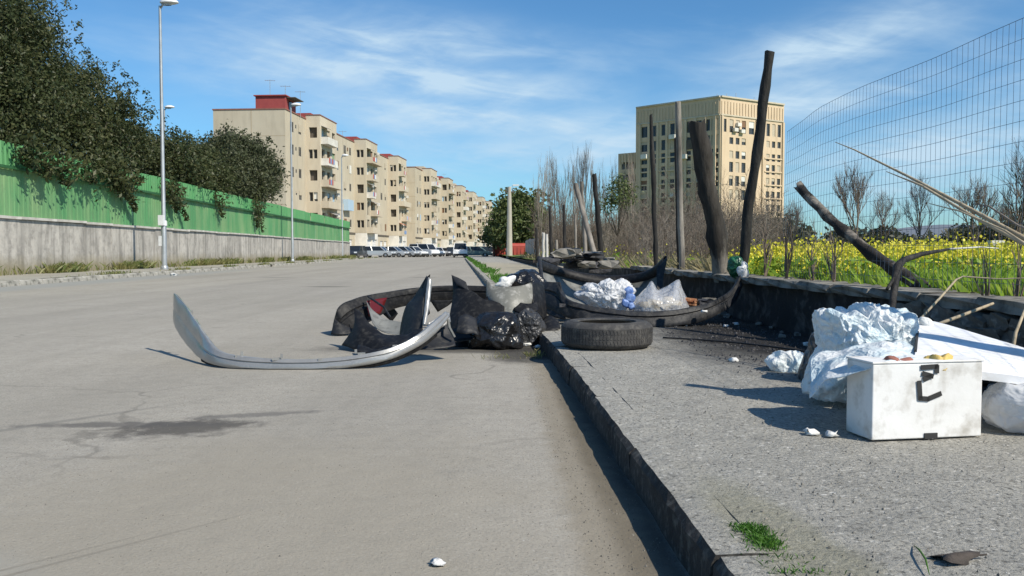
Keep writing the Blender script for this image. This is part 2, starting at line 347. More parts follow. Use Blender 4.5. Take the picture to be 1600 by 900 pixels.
def leaf_mat(name, a, b_, c=None, scale=1.2, trans=0.25):
    m, t, b = new_mat(name)
    geo = N(t, 'ShaderNodeNewGeometry'); pos = geo.outputs['Position']
    col = mixc(t, noise_f(t, pos, scale, 5, 0.38, 0.62), a, b_)
    if c: col = mixc(t, mth(t, 'MULTIPLY', noise_f(t, pos, scale * 9, 2, 0.5, 0.62), 0.8), col, c)
    t.links.new(col, b.inputs['Base Color']); b.inputs['Roughness'].default_value = 0.5; b.inputs['Specular IOR Level'].default_value = 0.3
    tr = N(t, 'ShaderNodeBsdfTranslucent', {'Color': col}); ms = N(t, 'ShaderNodeMixShader', {0: trans})
    out = t.nodes['Material Output']
    t.links.new(b.outputs[0], ms.inputs[1]); t.links.new(tr.outputs[0], ms.inputs[2]); t.links.new(ms.outputs[0], out.inputs[0])
    MATS[name] = m; return m
oak_m = leaf_mat('dark_evergreen_leaf', (0.030, 0.046, 0.016), (0.060, 0.074, 0.027), (0.105, 0.105, 0.045), 0.6)
oak2_m = leaf_mat('olive_leaf', (0.045, 0.058, 0.026), (0.075, 0.086, 0.040), (0.10, 0.105, 0.06), 1.0)
lime_m = leaf_mat('fresh_green_leaf', (0.065, 0.10, 0.026), (0.11, 0.14, 0.045), (0.15, 0.16, 0.07), 0.8)
hedge_m = leaf_mat('far_bush_leaf', (0.05, 0.06, 0.035), (0.09, 0.085, 0.05), (0.12, 0.11, 0.07), 0.3)
grass_m = leaf_mat('meadow_leaf', (0.20, 0.34, 0.035), (0.27, 0.40, 0.045), (0.36, 0.43, 0.07), 1.4, 0.35)
weed_m = leaf_mat('verge_weed_leaf', (0.09, 0.14, 0.03), (0.20, 0.19, 0.07), (0.28, 0.25, 0.12), 2.0, 0.3)
dry_m = leaf_mat('dry_grass_leaf', (0.26, 0.22, 0.12), (0.34, 0.29, 0.17), (0.15, 0.14, 0.06), 2.0, 0.3)
moss_m = leaf_mat('kerb_grass_leaf', (0.05, 0.14, 0.015), (0.09, 0.20, 0.03), None, 6.0, 0.3)
flower_m = leaf_mat('yellow_petal', (0.66, 0.56, 0.03), (0.78, 0.72, 0.08), None, 3.0, 0.3)
hill_m = mat('distant_hill', (0.13, 0.16, 0.20), (0.16, 0.18, 0.21), 0.01, 1.0)
# buildings
def render_mat(name, a, b_, dirt):
    m, t, b = new_mat(name)
    tc = N(t, 'ShaderNodeTexCoord'); pos = tc.outputs['Object']
    mp = N(t, 'ShaderNodeMapping', {0: pos, 3: (1.0, 1.0, 0.22)}).outputs[0]
    col = mixc(t, noise_f(t, pos, 0.12, 6, 0.4, 0.6), a, b_)
    col = mixc(t, mth(t, 'MULTIPLY', noise_f(t, mp, 0.9, 7, 0.48, 0.72), 0.55), col, dirt)
    sp = N(t, 'ShaderNodeSeparateXYZ', {0: pos})
    t.links.new(col, b.inputs['Base Color']); b.inputs['Roughness'].default_value = 0.92; b.inputs['Specular IOR Level'].default_value = 0.15
    MATS[name] = m; return m
plaster = render_mat('beige_plaster', (0.465, 0.405, 0.305), (0.51, 0.45, 0.345), (0.34, 0.295, 0.225))
plaster2 = render_mat('pale_beige_plaster', (0.55, 0.485, 0.375), (0.50, 0.43, 0.325), (0.38, 0.325, 0.25))
tower_p = render_mat('ochre_concrete', (0.63, 0.49, 0.34), (0.57, 0.445, 0.305), (0.42, 0.32, 0.22))
white_p = mat('white_plaster', (0.72, 0.69, 0.62), (0.55, 0.52, 0.46), 0.6, 0.9)
redroof = mat('red_roof_plaster', (0.33, 0.065, 0.06), (0.26, 0.05, 0.05), 0.8, 0.85)
redcap = mat('red_brown_coping', (0.28, 0.12, 0.09), (0.2, 0.09, 0.07), 1.5, 0.85)
win_frame = mat('window_frame_paint', (0.45, 0.42, 0.36), (0.3, 0.27, 0.22), 2, 0.6)
win_dark = mat('dark_window_glass', (0.03, 0.035, 0.04), (0.015, 0.016, 0.018), 0.5, 0.12)
shut = [mat('beige_shutter', (0.50, 0.43, 0.32), (0.42, 0.36, 0.27), 1, 0.8), mat('white_shutter', (0.66, 0.65, 0.6), None, rough=0.7),
        mat('brown_shutter', (0.20, 0.11, 0.06), None, rough=0.7), mat('pale_blue_shutter', (0.38, 0.50, 0.60), None, rough=0.7), mat('green_shutter', (0.20, 0.30, 0.18), None, rough=0.7)]
awning = [mat('grey_awning', (0.30, 0.29, 0.27), None, rough=0.9), mat('orange_awning', (0.45, 0.17, 0.08), None, rough=0.9), mat('pale_awning', (0.62, 0.60, 0.55), None, rough=0.9)]
cloth = [mat('laundry_white', (0.75, 0.75, 0.75), None, rough=0.9), mat('laundry_blue', (0.2, 0.3, 0.5), None, rough=0.9), mat('laundry_red', (0.45, 0.12, 0.1), None, rough=0.9)]
shop = mat('white_garage_door', (0.72, 0.71, 0.68), (0.6, 0.58, 0.55), 0.7, 0.7)
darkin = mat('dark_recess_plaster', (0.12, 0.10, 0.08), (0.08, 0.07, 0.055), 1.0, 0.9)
# cars and waste
def paint(name, c, metal=0.0, rough=0.35): return mat(name, c, None, rough=rough, metal=metal, coat=0.5)
car_paints = {'silver': paint('silver_car_paint', (0.55, 0.57, 0.58), 0.4), 'white': paint('white_car_paint', (0.75, 0.76, 0.76)), 'dark': paint('dark_car_paint', (0.03, 0.035, 0.045)),
              'teal': paint('grey_green_car_paint', (0.20, 0.28, 0.26), 0.3), 'black': paint('black_car_paint', (0.015, 0.016, 0.02)), 'blue': paint('blue_grey_car_paint', (0.12, 0.16, 0.22), 0.3)}
car_glass = mat('car_glass', (0.02, 0.025, 0.03), None, rough=0.06)
rubber = mat('tyre_rubber', (0.032, 0.032, 0.033), (0.055, 0.053, 0.05), 9, 0.8, 0.35, 60, c3=(0.10, 0.095, 0.085), s3=22)
rubber_in = mat('dusty_inner_rubber', (0.16, 0.15, 0.13), (0.07, 0.068, 0.062), 8, 0.9, 0.3, 40)
rim_m = mat('wheel_rim', (0.4, 0.41, 0.42), None, rough=0.35, metal=0.7)
lens_red = mat('red_lens', (0.10, 0.010, 0.010), None, rough=0.25)
lens_w = mat('clear_lens', (0.7, 0.72, 0.74), None, rough=0.1)
plast_white = mat('scuffed_silver_white_paint', (0.31, 0.31, 0.30), (0.25, 0.25, 0.245), 5, 0.34, 0.10, 30, metal=0.35, coat=0.5, c3=(0.33, 0.325, 0.31), s3=60)
plast_black = mat('black_bumper_plastic', (0.006, 0.006, 0.007), (0.012, 0.012, 0.013), 6, 0.55, 0.25, 40, c3=(0.035, 0.034, 0.032), s3=26, spec=0.25)
plast_dgrey = mat('dark_grey_bumper_plastic', (0.022, 0.024, 0.029), (0.011, 0.012, 0.014), 5, 0.55, 0.2, 40, c3=(0.05, 0.048, 0.044), s3=26, spec=0.3)
plast_grey = mat('dusty_grey_bumper_inside', (0.19, 0.195, 0.185), (0.11, 0.115, 0.11), 5, 0.7, 0.2, 30, c3=(0.08, 0.08, 0.075), s3=10)
plast_olive = mat('grey_beige_bumper_paint', (0.175, 0.172, 0.15), (0.13, 0.13, 0.112), 4, 0.5, 0.15, 30, c3=(0.36, 0.35, 0.32), s3=18)
def film(name, c, c2, rough=0.3, bump=0.9, bs=14, dist=0.02, trans=0.0, tl=0.0):
    m, t, b = new_mat(name)
    tc = N(t, 'ShaderNodeTexCoord'); vec = tc.outputs['Object']
    ns = N(t, 'ShaderNodeTexNoise', {'Vector': vec, 'Scale': 6, 'Detail': 3}).outputs[1]
    wv = N(t, 'ShaderNodeMix', {0: 0.12, 4: vec, 5: ns}, data_type='VECTOR').outputs[1]
    v1 = N(t, 'ShaderNodeTexVoronoi', {'Vector': wv, 'Scale': bs}).outputs[0]
    v2 = N(t, 'ShaderNodeTexVoronoi', {'Vector': wv, 'Scale': bs * 2.4}).outputs[0]
    h = mth(t, 'ADD', v1, mth(t, 'MULTIPLY', v2, 0.4))
    bp = N(t, 'ShaderNodeBump', {'Strength': bump, 'Distance': dist, 'Height': h})
    col = mixc(t, noise_f(t, vec, 7, 6, 0.4, 0.66), c, c2)
    t.links.new(col, b.inputs['Base Color']); b.inputs['Roughness'].default_value = rough; t.links.new(bp.outputs[0], b.inputs['Normal'])
    out = t.nodes['Material Output']; last = b.outputs[0]
    if tl:
        tr = N(t, 'ShaderNodeBsdfTranslucent', {'Color': col, 'Normal': bp.outputs[0]}); ms = N(t, 'ShaderNodeMixShader', {0: tl, 1: last, 2: tr.outputs[0]}); last = ms.outputs[0]
    if trans:
        tr = N(t, 'ShaderNodeBsdfTransparent'); ms = N(t, 'ShaderNodeMixShader', {0: trans, 1: last, 2: tr.outputs[0]}); last = ms.outputs[0]
    t.links.new(last, out.inputs[0]); MATS[name] = m; return m
bin_bag = film('black_bag_film', (0.010, 0.010, 0.011), (0.016, 0.016, 0.017), 0.27, 0.5, 24, 0.012)
bin_bag2 = film('dull_black_bag_film', (0.030, 0.031, 0.033), (0.05, 0.05, 0.052), 0.4, 1.0, 20, 0.02)
white_bag = film('white_bag_film', (0.80, 0.81, 0.82), (0.66, 0.68, 0.72), 0.35, 0.5, 30, 0.012, tl=0.35)
blue_bag = film('pale_blue_bag_film', (0.88, 0.90, 0.90), (0.64, 0.79, 0.85), 0.45, 0.7, 34, 0.014, tl=0.25)
clear_bag = film('clear_bag_film', (0.72, 0.74, 0.78), (0.6, 0.62, 0.66), 0.2, 0.9, 12, 0.02, trans=0.66, tl=0.2)
green_bag = film('green_bag_film', (0.02, 0.12, 0.06), (0.03, 0.18, 0.09), 0.35, 0.8, 20, 0.01, tl=0.2)
blue_print = mat('blue_print', (0.06, 0.13, 0.36), (0.2, 0.3, 0.55), 20, 0.4)
bread_m = mat('bread_crust', (0.66, 0.53, 0.32), (0.80, 0.72, 0.55), 14, 0.85, 0.4, 40)
rust_m = mat('rusty_scrap', (0.22, 0.07, 0.03), (0.40, 0.22, 0.11), 14, 0.9, 0.5, 40)
box_w = mat('white_card', (0.78, 0.78, 0.77), (0.68, 0.675, 0.65), 5, 0.65, 0.15, 20, c3=(0.46, 0.44, 0.40), s3=11)
board_w = mat('white_foam_board', (0.80, 0.81, 0.83), (0.75, 0.76, 0.78), 5, 0.55, 0.1, 40, c3=(0.62, 0.62, 0.61), s3=11)
ink = mat('black_ink', (0.03, 0.03, 0.03), None, rough=0.7)
paper = mat('white_paper_scrap', (0.75, 0.75, 0.73), (0.6, 0.6, 0.58), 20, 0.8, 0.4, 60)
ragred = mat('red_brown_cloth', (0.33, 0.14, 0.10), (0.22, 0.09, 0.07), 9, 0.9, 0.5, 40)
yellowc = mat('yellow_wrapper', (0.66, 0.48, 0.16), (0.55, 0.38, 0.1), 9, 0.6, 0.4, 40)
rubble_m = mat('rubble', (0.27, 0.25, 0.22), (0.12, 0.115, 0.10), 6, 0.95, 0.6, 30)
burnt_scrap = mat('burnt_scrap', (0.025, 0.026, 0.032), (0.05, 0.05, 0.055), 8, 0.8, 0.9, 30, c3=(0.12, 0.12, 0.125), s3=15)
dead_leaf = mat('dead_leaf', (0.075, 0.06, 0.05), (0.04, 0.033, 0.028), 30, 0.8, 0.5, 60)
red_metal = mat('red_container_paint', (0.42, 0.07, 0.05), (0.34, 0.06, 0.045), 2, 0.6)
cable_m = mat('black_cable', (0.02, 0.02, 0.02), None, rough=0.6)
# ------------------------------------------------------------------ ground
R = random.Random(11)
def interp(x, xs, ys): return float(np.interp(x, xs, ys))
KY = [0.3, 1.7, 2.0, 3.0, 5.2, 6.3, 10, 19.2, 40, 66, 100, 125]
KX = [0.445, 0.422, 0.415, 0.385, 0.31, 0.255, 0.02, -0.58, -1.88, -3.5, -5.6, -7.2]
def kx(y): return interp(y, KY, KX)
def wx(y): return 2.514 - 0.04 * y          # face of the low wall on the right
def lk(y): return -10.3 - 0.04 * y          # left kerb
def lw(y): return -12.9 - 0.04 * y          # left wall
PZ = 0.11; LZ = 0.12; FZ = 0.36
def sheet_struct(name, mb, m, **k):
    o = mb.build(name, m, None, **k); o['kind'] = 'structure'; return o
mb = MB()
mb.quad((-3500, -300, -0.05), (3500, -300, -0.05), (3500, 6000, -0.05), (-3500, 6000, -0.05)); sheet_struct('ground', mb, earth_m)
def strip(ys, fa, fb, z, n=1):
    m = MB(); vs = []; fs = []
    for y in ys:
        for k in range(n + 1):
            vs.append((fa(y) + (fb(y) - fa(y)) * k / n, y, z(y, k / n) if callable(z) else z))
    for i in range(len(ys) - 1):
        for k in range(n):
            a = i * (n + 1) + k; fs.append((a, a + 1, a + n + 2, a + n + 1))
    return m.add(vs, fs)
ys = [-12, -4, 0.3, 1, 1.7, 2.3, 3, 4, 5.2, 6.3, 8, 10, 14, 19.2, 28, 40, 52, 66, 80, 87]
mb = strip(ys, lambda y: lk(y) + 0.02, lambda y: kx(y) + 0.06, 0.0)
mb.quad((-34, 87, -0.001), (-4.8, 87, 0.0), (-4.8, 430, 0.0), (-60, 430, -0.001))
mb.quad((-4.8, 87, 0.0), (6.5, 122, 0.0), (30, 430, 0.0), (-4.8, 430, 0.0))
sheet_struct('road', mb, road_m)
def pz(y, t): return PZ + 0.012 * mnoise.noise(Vector((t * 2.2 * 1.7, y * 1.3, 3.3))) + 0.004 * mnoise.noise(Vector((t * 9, y * 5, 1.3)))
mb = strip([-6 + 0.6 * i for i in range(10)] + [0.0 + 0.12 * i for i in range(110)] + [13.3 + i * 1.5 for i in range(40)] + [75, 90, 110, 125],
           lambda y: kx(y) + 0.13, lambda y: wx(y) + 0.05, pz, 14)
sheet_struct('pavement', mb, pave_m, smooth=True)
mb = strip([-12, 0, 20, 40, 60, 87], lambda y: lw(y) - 0.05, lambda y: lk(y) - 0.13, LZ); sheet_struct('left_pavement', mb, lpave_m)
mb = strip([-6, 2, 6, 12, 30, 60, 120, 300], lambda y: wx(y) + 0.2, lambda y: 260 + y, FZ)
sheet_struct('field', mb, field_m)
mb = strip([-12, 20, 50, 86], lambda y: lw(y) - 60, lambda y: lw(y) - 0.35, 0.5); sheet_struct('garden_ground', mb, earth_m)

def stone_bm(L, w, h, seed, chip=0.012, seg=4):
    """A worn block along +Y with its base at z=0, edges chipped."""
    rr = random.Random(seed); m = MB(); prof = [(0, 0), (0, h * 0.55), (0.004, h - 0.018), (0.02, h), (w * 0.6, h + 0.002), (w, h), (w, 0)]
    vs = []; fs = []; k = len(prof)
    for i in range(seg + 1):
        y = L * i / seg
        for (x, z) in prof:
            j = chip * (1 if 0.005 < z else 0)
            vs.append((x + rr.uniform(-j, j), y, z + (rr.uniform(-j, j * 0.4) if z > h * 0.5 else 0)))
    for i in range(seg):
        for j in range(k - 1): fs.append((i * k + j, i * k + j + 1, (i + 1) * k + j + 1, (i + 1) * k + j))
    fs.append(tuple(range(k))); fs.append(tuple(seg * k + j for j in range(k - 1, -1, -1)))
    m.add(vs, fs); m.m = [1 if (n < seg * (k - 1) and n % (k - 1) in (3, 4)) else 0 for n in range(len(fs))]
    return m
kerb = thing('kerb', None, None); kerb['kind'] = 'structure'
ms = [stone_bm(0.994, 0.15, PZ + 0.10, i, 0.006, 8).mesh('kerb_stone', kerb_m) for i in range(4)]
ms2 = [stone_bm(0.994, 0.15, PZ + 0.10, 20 + i, 0.0035, 14).mesh('kerb_stone', [kerb_shade, pave_m]) for i in range(4)]
y = -0.2; i = 0
while y < 86:
    x0, x1 = kx(y), kx(y + 1)
    mesh_k = ms2[i % 4] if y < 8 else ms[i % 4]
    link('kerb_stone', mesh_k, kerb, (x0 + R.uniform(-0.006, 0.006), y, -0.10 + R.uniform(-0.001, 0.0015)), (0, 0, math.atan2(-(x1 - x0), 1)))
    y += 1.0; i += 1
lkerb = thing('left_kerb', None, None); lkerb['kind'] = 'structure'
msl = [stone_bm(0.98, 0.18, LZ + 0.06, 40 + i, 0.008, 3).mesh('kerb_stone', kerb_m) for i in range(4)]
for i in range(100):
    y = -10 + i * 1.0
    if i in (52, 61): continue
    link('kerb_stone', msl[i % 4], lkerb, (lk(y) + 0.04, y + 0.98, -0.06 + R.uniform(-0.006, 0.006)), (0, 0, math.pi - math.atan2(0.04, 1) * -1 + 0))

# ------------------------------------------------------------------ left: concrete wall with green sheet fence on it
Y0, Y1 = 12.0, 86.0
lang = math.atan2(0.04, 1)                   # both run slightly to the left
def lframe(y, out, z): return (lw(y) + out, y, z)
wall = thing('concrete_wall', 'long weathered grey concrete wall under the green sheet fence', 'wall', (lw(Y0), Y0, 0))
NP = 37; step = (Y1 - Y0) / NP
mw = MB(); mw.box((-0.15, step * 0.5, 0.83), (0.30, step - 0.014, 1.66)); panel_me = mw.mesh('wall_panel', conc_m)
mc = MB(); mc.box((-0.13, step * 0.5, 1.70), (0.42, step - 0.01, 0.075)); cop_me = mc.mesh('coping_slab', coping_m)
for i in range(NP):
    y = i * step
    link('wall_panel', panel_me, wall, (-0.04 * y + R.uniform(-0.012, 0.012), y, 0), (0, 0, lang))
    link('coping_slab', cop_me, wall, (-0.04 * y + R.uniform(-0.01, 0.01), y, R.uniform(-0.012, 0.012)), (R.uniform(-0.005, 0.005), 0, lang))
fence = thing('green_fence', 'green corrugated sheet metal fence standing on the concrete wall', 'fence', (lw(Y0), Y0, 1.735))
def ribbed(L, h, rib, n, z0):
    m = MB(); vs = []; fs = []
    prof = []
    for i in range(n):
        a = i / n * L; w = L / n
        prof += [(a, 0), (a + w * 0.45, 0), (a + w * 0.55, rib), (a + w * 0.92, rib)]
    prof.append((L, 0)); k = len(prof)
    for z in (z0, z0 + h):
        for (yy, x) in prof: vs.append((x, yy, z))
    for j in range(k - 1): fs.append((j, j + 1, k + j + 1, k + j))
    return m.add(vs, fs)
low_me = ribbed(step + 0.03, 1.33, 0.012, 8, 0.0).mesh('lower_panel', green_m)
up_me = ribbed(step + 0.03, 0.68, 0.035, 9, 1.34).mesh('upper_panel', green_up)
mr = MB(); mr.box((0.07, step / 2, 1.335), (0.09, step, 0.075)); rail_me = mr.mesh('rail', green_d)
mp_ = MB(); mp_.box((-0.14, 0, 1.0), (0.07, 0.07, 2.0)); post_me = mp_.mesh('post', green_d)
for i in range(NP):
    y = i * step; x = -0.04 * y
    link('lower_panel', low_me, fence, (x + R.uniform(-0.015, 0.015) - 0.06, y, 0), (0, R.uniform(-0.006, 0.006), lang))
    o = link('upper_panel', up_me, fence, (x + R.uniform(-0.02, 0.02) - 0.05, y, R.uniform(-0.02, 0.02)), (0, R.uniform(-0.02, 0.02), lang))
    link('rail', rail_me, fence, (x - 0.02, y, 0), (0, 0, lang)); link('post', post_me, fence, (x, y, 0), (0, 0, lang))
# street lamps along the left pavement
def lamp_tree(label, loc, h=10.0, box=True, rz=0.0):
    t = thing('street_lamp', label, 'street lamp', loc, rz, 'street lamps along the left pavement')
    m = MB(); m.tube([(0, 0, 0), (0, 0, 1.6), (0, 0, 1.65), (0, 0, h)], [0.095, 0.09, 0.075, 0.045], 12)
    m.lathe([(0.0, 0.0), (0.13, 0.0), (0.13, 0.10), (0.10, 0.14)], 12); ob = MB(); ob.v, ob.f, ob.m = m.v, m.f, m.m
    link('pole', ob.mesh('pole', galv, True, 0.7), t)
    a = MB(); a.tube([(0, 0, h - 0.1), (0.12, 0, h + 0.05), (0.35, 0, h + 0.10)], [0.04, 0.035, 0.03], 8); link('arm', a.mesh('arm', galv, True), t)
    hd = MB(); vs = []; n = 14; secs = ((-0.16, .02, .0), (-0.10, .13, .07), (0.1, .19, .12), (0.32, .17, .11), (0.47, .09, .06), (0.52, .01, .0))
    for (x, w, ht) in secs:
        for j in range(n):
            q = 2 * math.pi * j / n; vs.append((x + 0.16, w * math.cos(q), h + 0.10 + ht * math.sin(q) * (1.2 if math.sin(q) > 0 else 0.45)))
    fs = [(i * n + j, i * n + (j + 1) % n, (i + 1) * n + (j + 1) % n, (i + 1) * n + j) for i in range(len(secs) - 1) for j in range(n)]
    fs += [tuple(range(n - 1, -1, -1)), tuple((len(secs) - 1) * n + j for j in range(n))]
    hd.add(vs, fs); hh = link('lamp_head', hd.mesh('lamp_head', lampw, True, 0.8), t)
    gl = MB(); vs = [(0.26 + 0.22 * math.cos(6.2832 * j / 12), 0.12 * math.sin(6.2832 * j / 12), h + 0.05) for j in range(12)] + [(0.26 + 0.16 * math.cos(6.2832 * j / 12), 0.08 * math.sin(6.2832 * j / 12), h + 0.015) for j in range(12)]
    gl.add(vs, [(j, (j + 1) % 12, 12 + (j + 1) % 12, 12 + j) for j in range(12)] + [tuple(range(23, 11, -1))]); link('lamp_glass', gl.mesh('lamp_glass', glassl, True), hh)
    if box:
        b = MB(); b.box((-0.02, -0.13, 1.75), (0.2, 0.12, 0.36)); link('fuse_box', b.mesh('fuse_box', lampw), t)
        b = MB(); b.lathe([(0.09, 1.55), (0.115, 1.56), (0.115, 1.72), (0.08, 1.75)], 12); link('collar', b.mesh('collar', lampw), t)
        b = MB(); b.box((-0.10, -0.05, 1.02), (0.13, 0.06, 0.36)); link('notice', b.mesh('notice', lampw), t)
    return t
q = G(257, 421, LZ)
lamp_tree('tallest nearest street lamp with white box on its grey pole, before the green fence', (q.x, q.y, LZ), 9.3, rz=-0.05)
q = P(457, 405, 55.5); lamp_tree('thin grey street lamp before the green fence below the first apartment block', (q.x, q.y, LZ), 10.0, False)
q = P(535, 400, 81); lamp_tree('farthest faint street lamp near the end of the green fence', (q.x, q.y, LZ), 9.6, False)
q = P(259, 300, 56); lamp_tree('street lamp half hidden behind the nearest lamp pole and the hedge trees', (q.x, q.y, 0.5), 9.55, False)

# ------------------------------------------------------------------ buildings
def wall_holes(M_, O, U, Nn, L, z0, z1, holes, depth=0.22):
    """Flat wall from O along U with recessed openings (u0,u1,za,zb)."""
    us = sorted({0, L} | {h[0] for h in holes} | {h[1] for h in holes}); zs = sorted({z0, z1} | {h[2] for h in holes} | {h[3] for h in holes})
    pt = lambda u, z, d=0.0: Vector(O) + U * u - Nn * d + Vector((0, 0, z))
    cells = {}
    for i in range(len(us) - 1):
        j = 0
        while j < len(zs) - 1:
            um = (us[i] + us[i + 1]) / 2
            inside = lambda jj: any(h[0] < um < h[1] and h[2] < (zs[jj] + zs[jj + 1]) / 2 < h[3] for h in holes)
            if inside(j): j += 1; continue
            k = j
            while k + 1 < len(zs) - 1 and not inside(k + 1): k += 1
            M_.quad(pt(us[i], zs[j]), pt(us[i + 1], zs[j]), pt(us[i + 1], zs[k + 1]), pt(us[i], zs[k + 1])); j = k + 1
    for (a, b, c, d) in holes:
        M_.quad(pt(a, c), pt(a, c, depth), pt(a, d, depth), pt(a, d)); M_.quad(pt(b, c, depth), pt(b, c), pt(b, d), pt(b, d, depth))
        M_.quad(pt(a, c), pt(b, c), pt(b, c, depth), pt(a, c, depth)); M_.quad(pt(a, d, depth), pt(b, d, depth), pt(b, d), pt(a, d))
WC = {}
def win_meshes(w, h):
    k = (round(w, 2), round(h, 2))
    if k not in WC:
        f = MB(); t = 0.06
        f.box((-w / 2 + t / 2, 0, h / 2), (t, 0.06, h)); f.box((w / 2 - t / 2, 0, h / 2), (t, 0.06, h))
        f.box((0, 0, t / 2), (w - 2 * t, 0.058, t)); f.box((0, 0, h - t / 2), (w - 2 * t, 0.058, t))
        if w > 0.8: f.box((0, 0, h / 2), (t * 0.8, 0.05, h - 2 * t))
        p = MB(); p.box((0, 0.01, h / 2), (w - 0.1, 0.02, h - 0.1))
        s = MB(); n = 5
        for i in range(n): s.box((0, -0.07 - 0.004 * (i % 2), h * (i + 0.5) / n), (w - 0.01, 0.03, h / n - 0.004))
        WC[k] = (f.mesh('window', win_frame), p.mesh('pane', win_dark), [s.mesh('shutter', x) for x in shut])
    return WC[k]
def put_window(parent, pos, Nn, w, h, rr, depth=0.17, p_shut=0.6, wts=(5, 3, 1.2, 0.8, 0.3)):
    f, p, sh = win_meshes(w, h)
    a = math.atan2(Nn.x, -Nn.y)
    o = link('window', f, parent, Vector(pos) - Nn * depth, (0, 0, a)); link('pane', p, o)
    if rr.random() < p_shut:
        m = rr.choices(range(5), wts)[0]; fr = rr.choice((0.3, 0.5, 0.75, 1.0))
        s = link('shutter', sh[m], o, (0, 0, h * (1 - fr))); s.scale = (1, 1, fr)
    return o
FLH = 3.15; GF = 4.1; NF = 5
def holes_box(h): return (h[0], h[1], h[2], h[3])
class Block: pass
def apartment_block(label, X, Y, mods, rz, seed, blue=None, redroom=False, endwin=False):
    rr = random.Random(seed); L = 27.0 * mods; H = GF + NF * FLH + 0.45; DW = 10.2
    t = thing('apartment_block', label, 'building', (X, Y, 0), rz, 'apartment blocks down the street')
    ORG[t.name] = Vector((0, 0, 0))
    ex, ey, nx, ny = Vector((1, 0, 0)), Vector((0, 1, 0)), Vector((1, 0, 0)), Vector((0, -1, 0))
    w = MB(); wins = []
    hl = []
    for k in range(mods):
        o = 27.0 * k
        for fl in range(NF):
            z = GF + fl * FLH + 0.95
            for (u, ww, hh, dz) in ((2.7, 1.5, 1.5, -.1), (6.1, 1.2, 1.4, 0), (19.6, 1.5, 1.5, -.1), (22.2, 1.5, 1.5, -.1), (25.1, 1.4, 1.5, -.1)):
                if rr.random() < 0.12: continue
                wins.append((Vector((0, o + u, z + dz)), nx, ww, hh)); hl.append((o + u - ww / 2, o + u + ww / 2, z + dz, z + dz + hh))
            if rr.random() < 0.5: # little bathroom window at mid flight
                wins.append((Vector((0, o + 4.4, z + 0.6)), nx, .6, .6)); hl.append((o + 4.4 - .3, o + 4.4 + .3, z + 0.6, z + 1.2))
    # the bays stand in front, so only the flat runs carry openings
    wall_holes(w, (0, 0, 0), ey, nx, L, GF, H, hl, 0.10)
    gh = []
    for k in range(mods):
        for (a, b) in ((1.2, 3.8), (4.6, 7.2), (20.0, 22.6), (23.6, 26.2)): gh.append((27 * k + a, 27 * k + b, 0.05, 2.9))
    wall_holes(w, (0, 0, 0), ey, nx, L, 0, GF, gh, 0.35)
    eh = []
    wall_holes(w, (-DW, 0, 0), ex, ny, DW, 0, H, eh)
    w.quad((-DW, L, 0), (0, L, 0), (0, L, H), (-DW, L, H)); w.quad((-DW, 0, 0), (-DW, 0, H), (-DW, L, H), (-DW, L, 0)); w.quad((-DW, 0, H - 0.3), (0, 0, H - 0.3), (0, L, H - 0.3), (-DW, L, H - 0.3))
    w.build('wall', plaster, t)
    c = MB()
    for (a, b, cx, cy) in ((DW + 0.2, 0.28, -DW / 2, 0.06), (DW + 0.2, 0.28, -DW / 2, L - 0.06)): c.box((cx, cy, H + 0.08), (a, b, 0.18))
    c.box((-0.02, L / 2, H + 0.075), (0.25, L - 0.42, 0.17)); c.box((-DW, L / 2, H + 0.075), (0.25, L - 0.42, 0.17)); c.build('roof_coping', redcap, t)
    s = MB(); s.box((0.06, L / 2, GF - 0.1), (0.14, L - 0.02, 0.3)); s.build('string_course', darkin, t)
    jn = MB()
    for fl in range(1, NF): jn.box((-DW / 2, -0.006, GF + fl * FLH), (DW - 0.01, 0.014, 0.05))
    jn.box((-DW * 0.47, -0.008, H / 2), (0.06, 0.016, H - 0.2)); jn.build('plaster_joint', joint_p, t)
    for k in range(mods):
        for (a, b) in ((1.2, 3.8), (4.6, 7.2), (20.0, 22.6), (23.6, 26.2)):
            d = MB()
            for q in range(6): d.box((-0.20 + 0.006 * (q % 2), 27 * k + (a + b) / 2, 0.05 + 2.85 * (q + 0.5) / 6), (0.05, b - a - 0.02, 2.85 / 6 - 0.02))
            d.build('garage_door', shop if rr.random() < 0.75 else shut[rr.choice((0, 3, 4))], t)
    for (p, n_, ww, hh) in wins: put_window(t, p, n_, ww, hh, rr, 0.03, 0.35)
    # projecting bays
    BW = 2.15; B0, B1 = 8.8, 17.4
    for k in range(mods):
        o = 27 * k; bH = H + 0.55
        b = MB(); e1, f1 = [], []; ew, fw = [], []
        for fl in range(NF):
            z = GF + fl * FLH + 0.95
            kind = rr.choice(('double', 'double', 'dark', 'double'))
            if kind == 'double':
                for u in (0.72, 1.42): ew.append((Vector((u, o + B0, z)), ny, .6, 1.35)); e1.append((u - .3, u + .3, z, z + 1.35))
            else:
                e1.append((0.5, 1.7, z - 0.1, z + 1.45))
            for q, (u, ww) in enumerate(((1.6, 1.7), (4.3, 1.7), (7.0, 1.7))):
                f1.append((u - ww / 2, u + ww / 2, z - 0.85, z + 1.5)); fw.append((Vector((BW, o + B0 + u, z - 0.85)), nx, ww, 2.35, fl, q))
        wall_holes(b, (0, o + B0, 0), ex, ny, BW, GF, bH, e1, 0.5)
        wall_holes(b, (BW, o + B0, 0), ey, nx, B1 - B0, GF, bH, f1, 0.45)
        b.quad((0, o + B1, GF), (BW, o + B1, GF), (BW, o + B1, bH), (0, o + B1, bH)); b.quad((0, o + B0, bH), (BW, o + B0, bH), (BW, o + B1, bH), (0, o + B1, bH)); b.quad((0, o + B0, GF), (BW, o + B0, GF), (BW, o + B1, GF), (0, o + B1, GF))
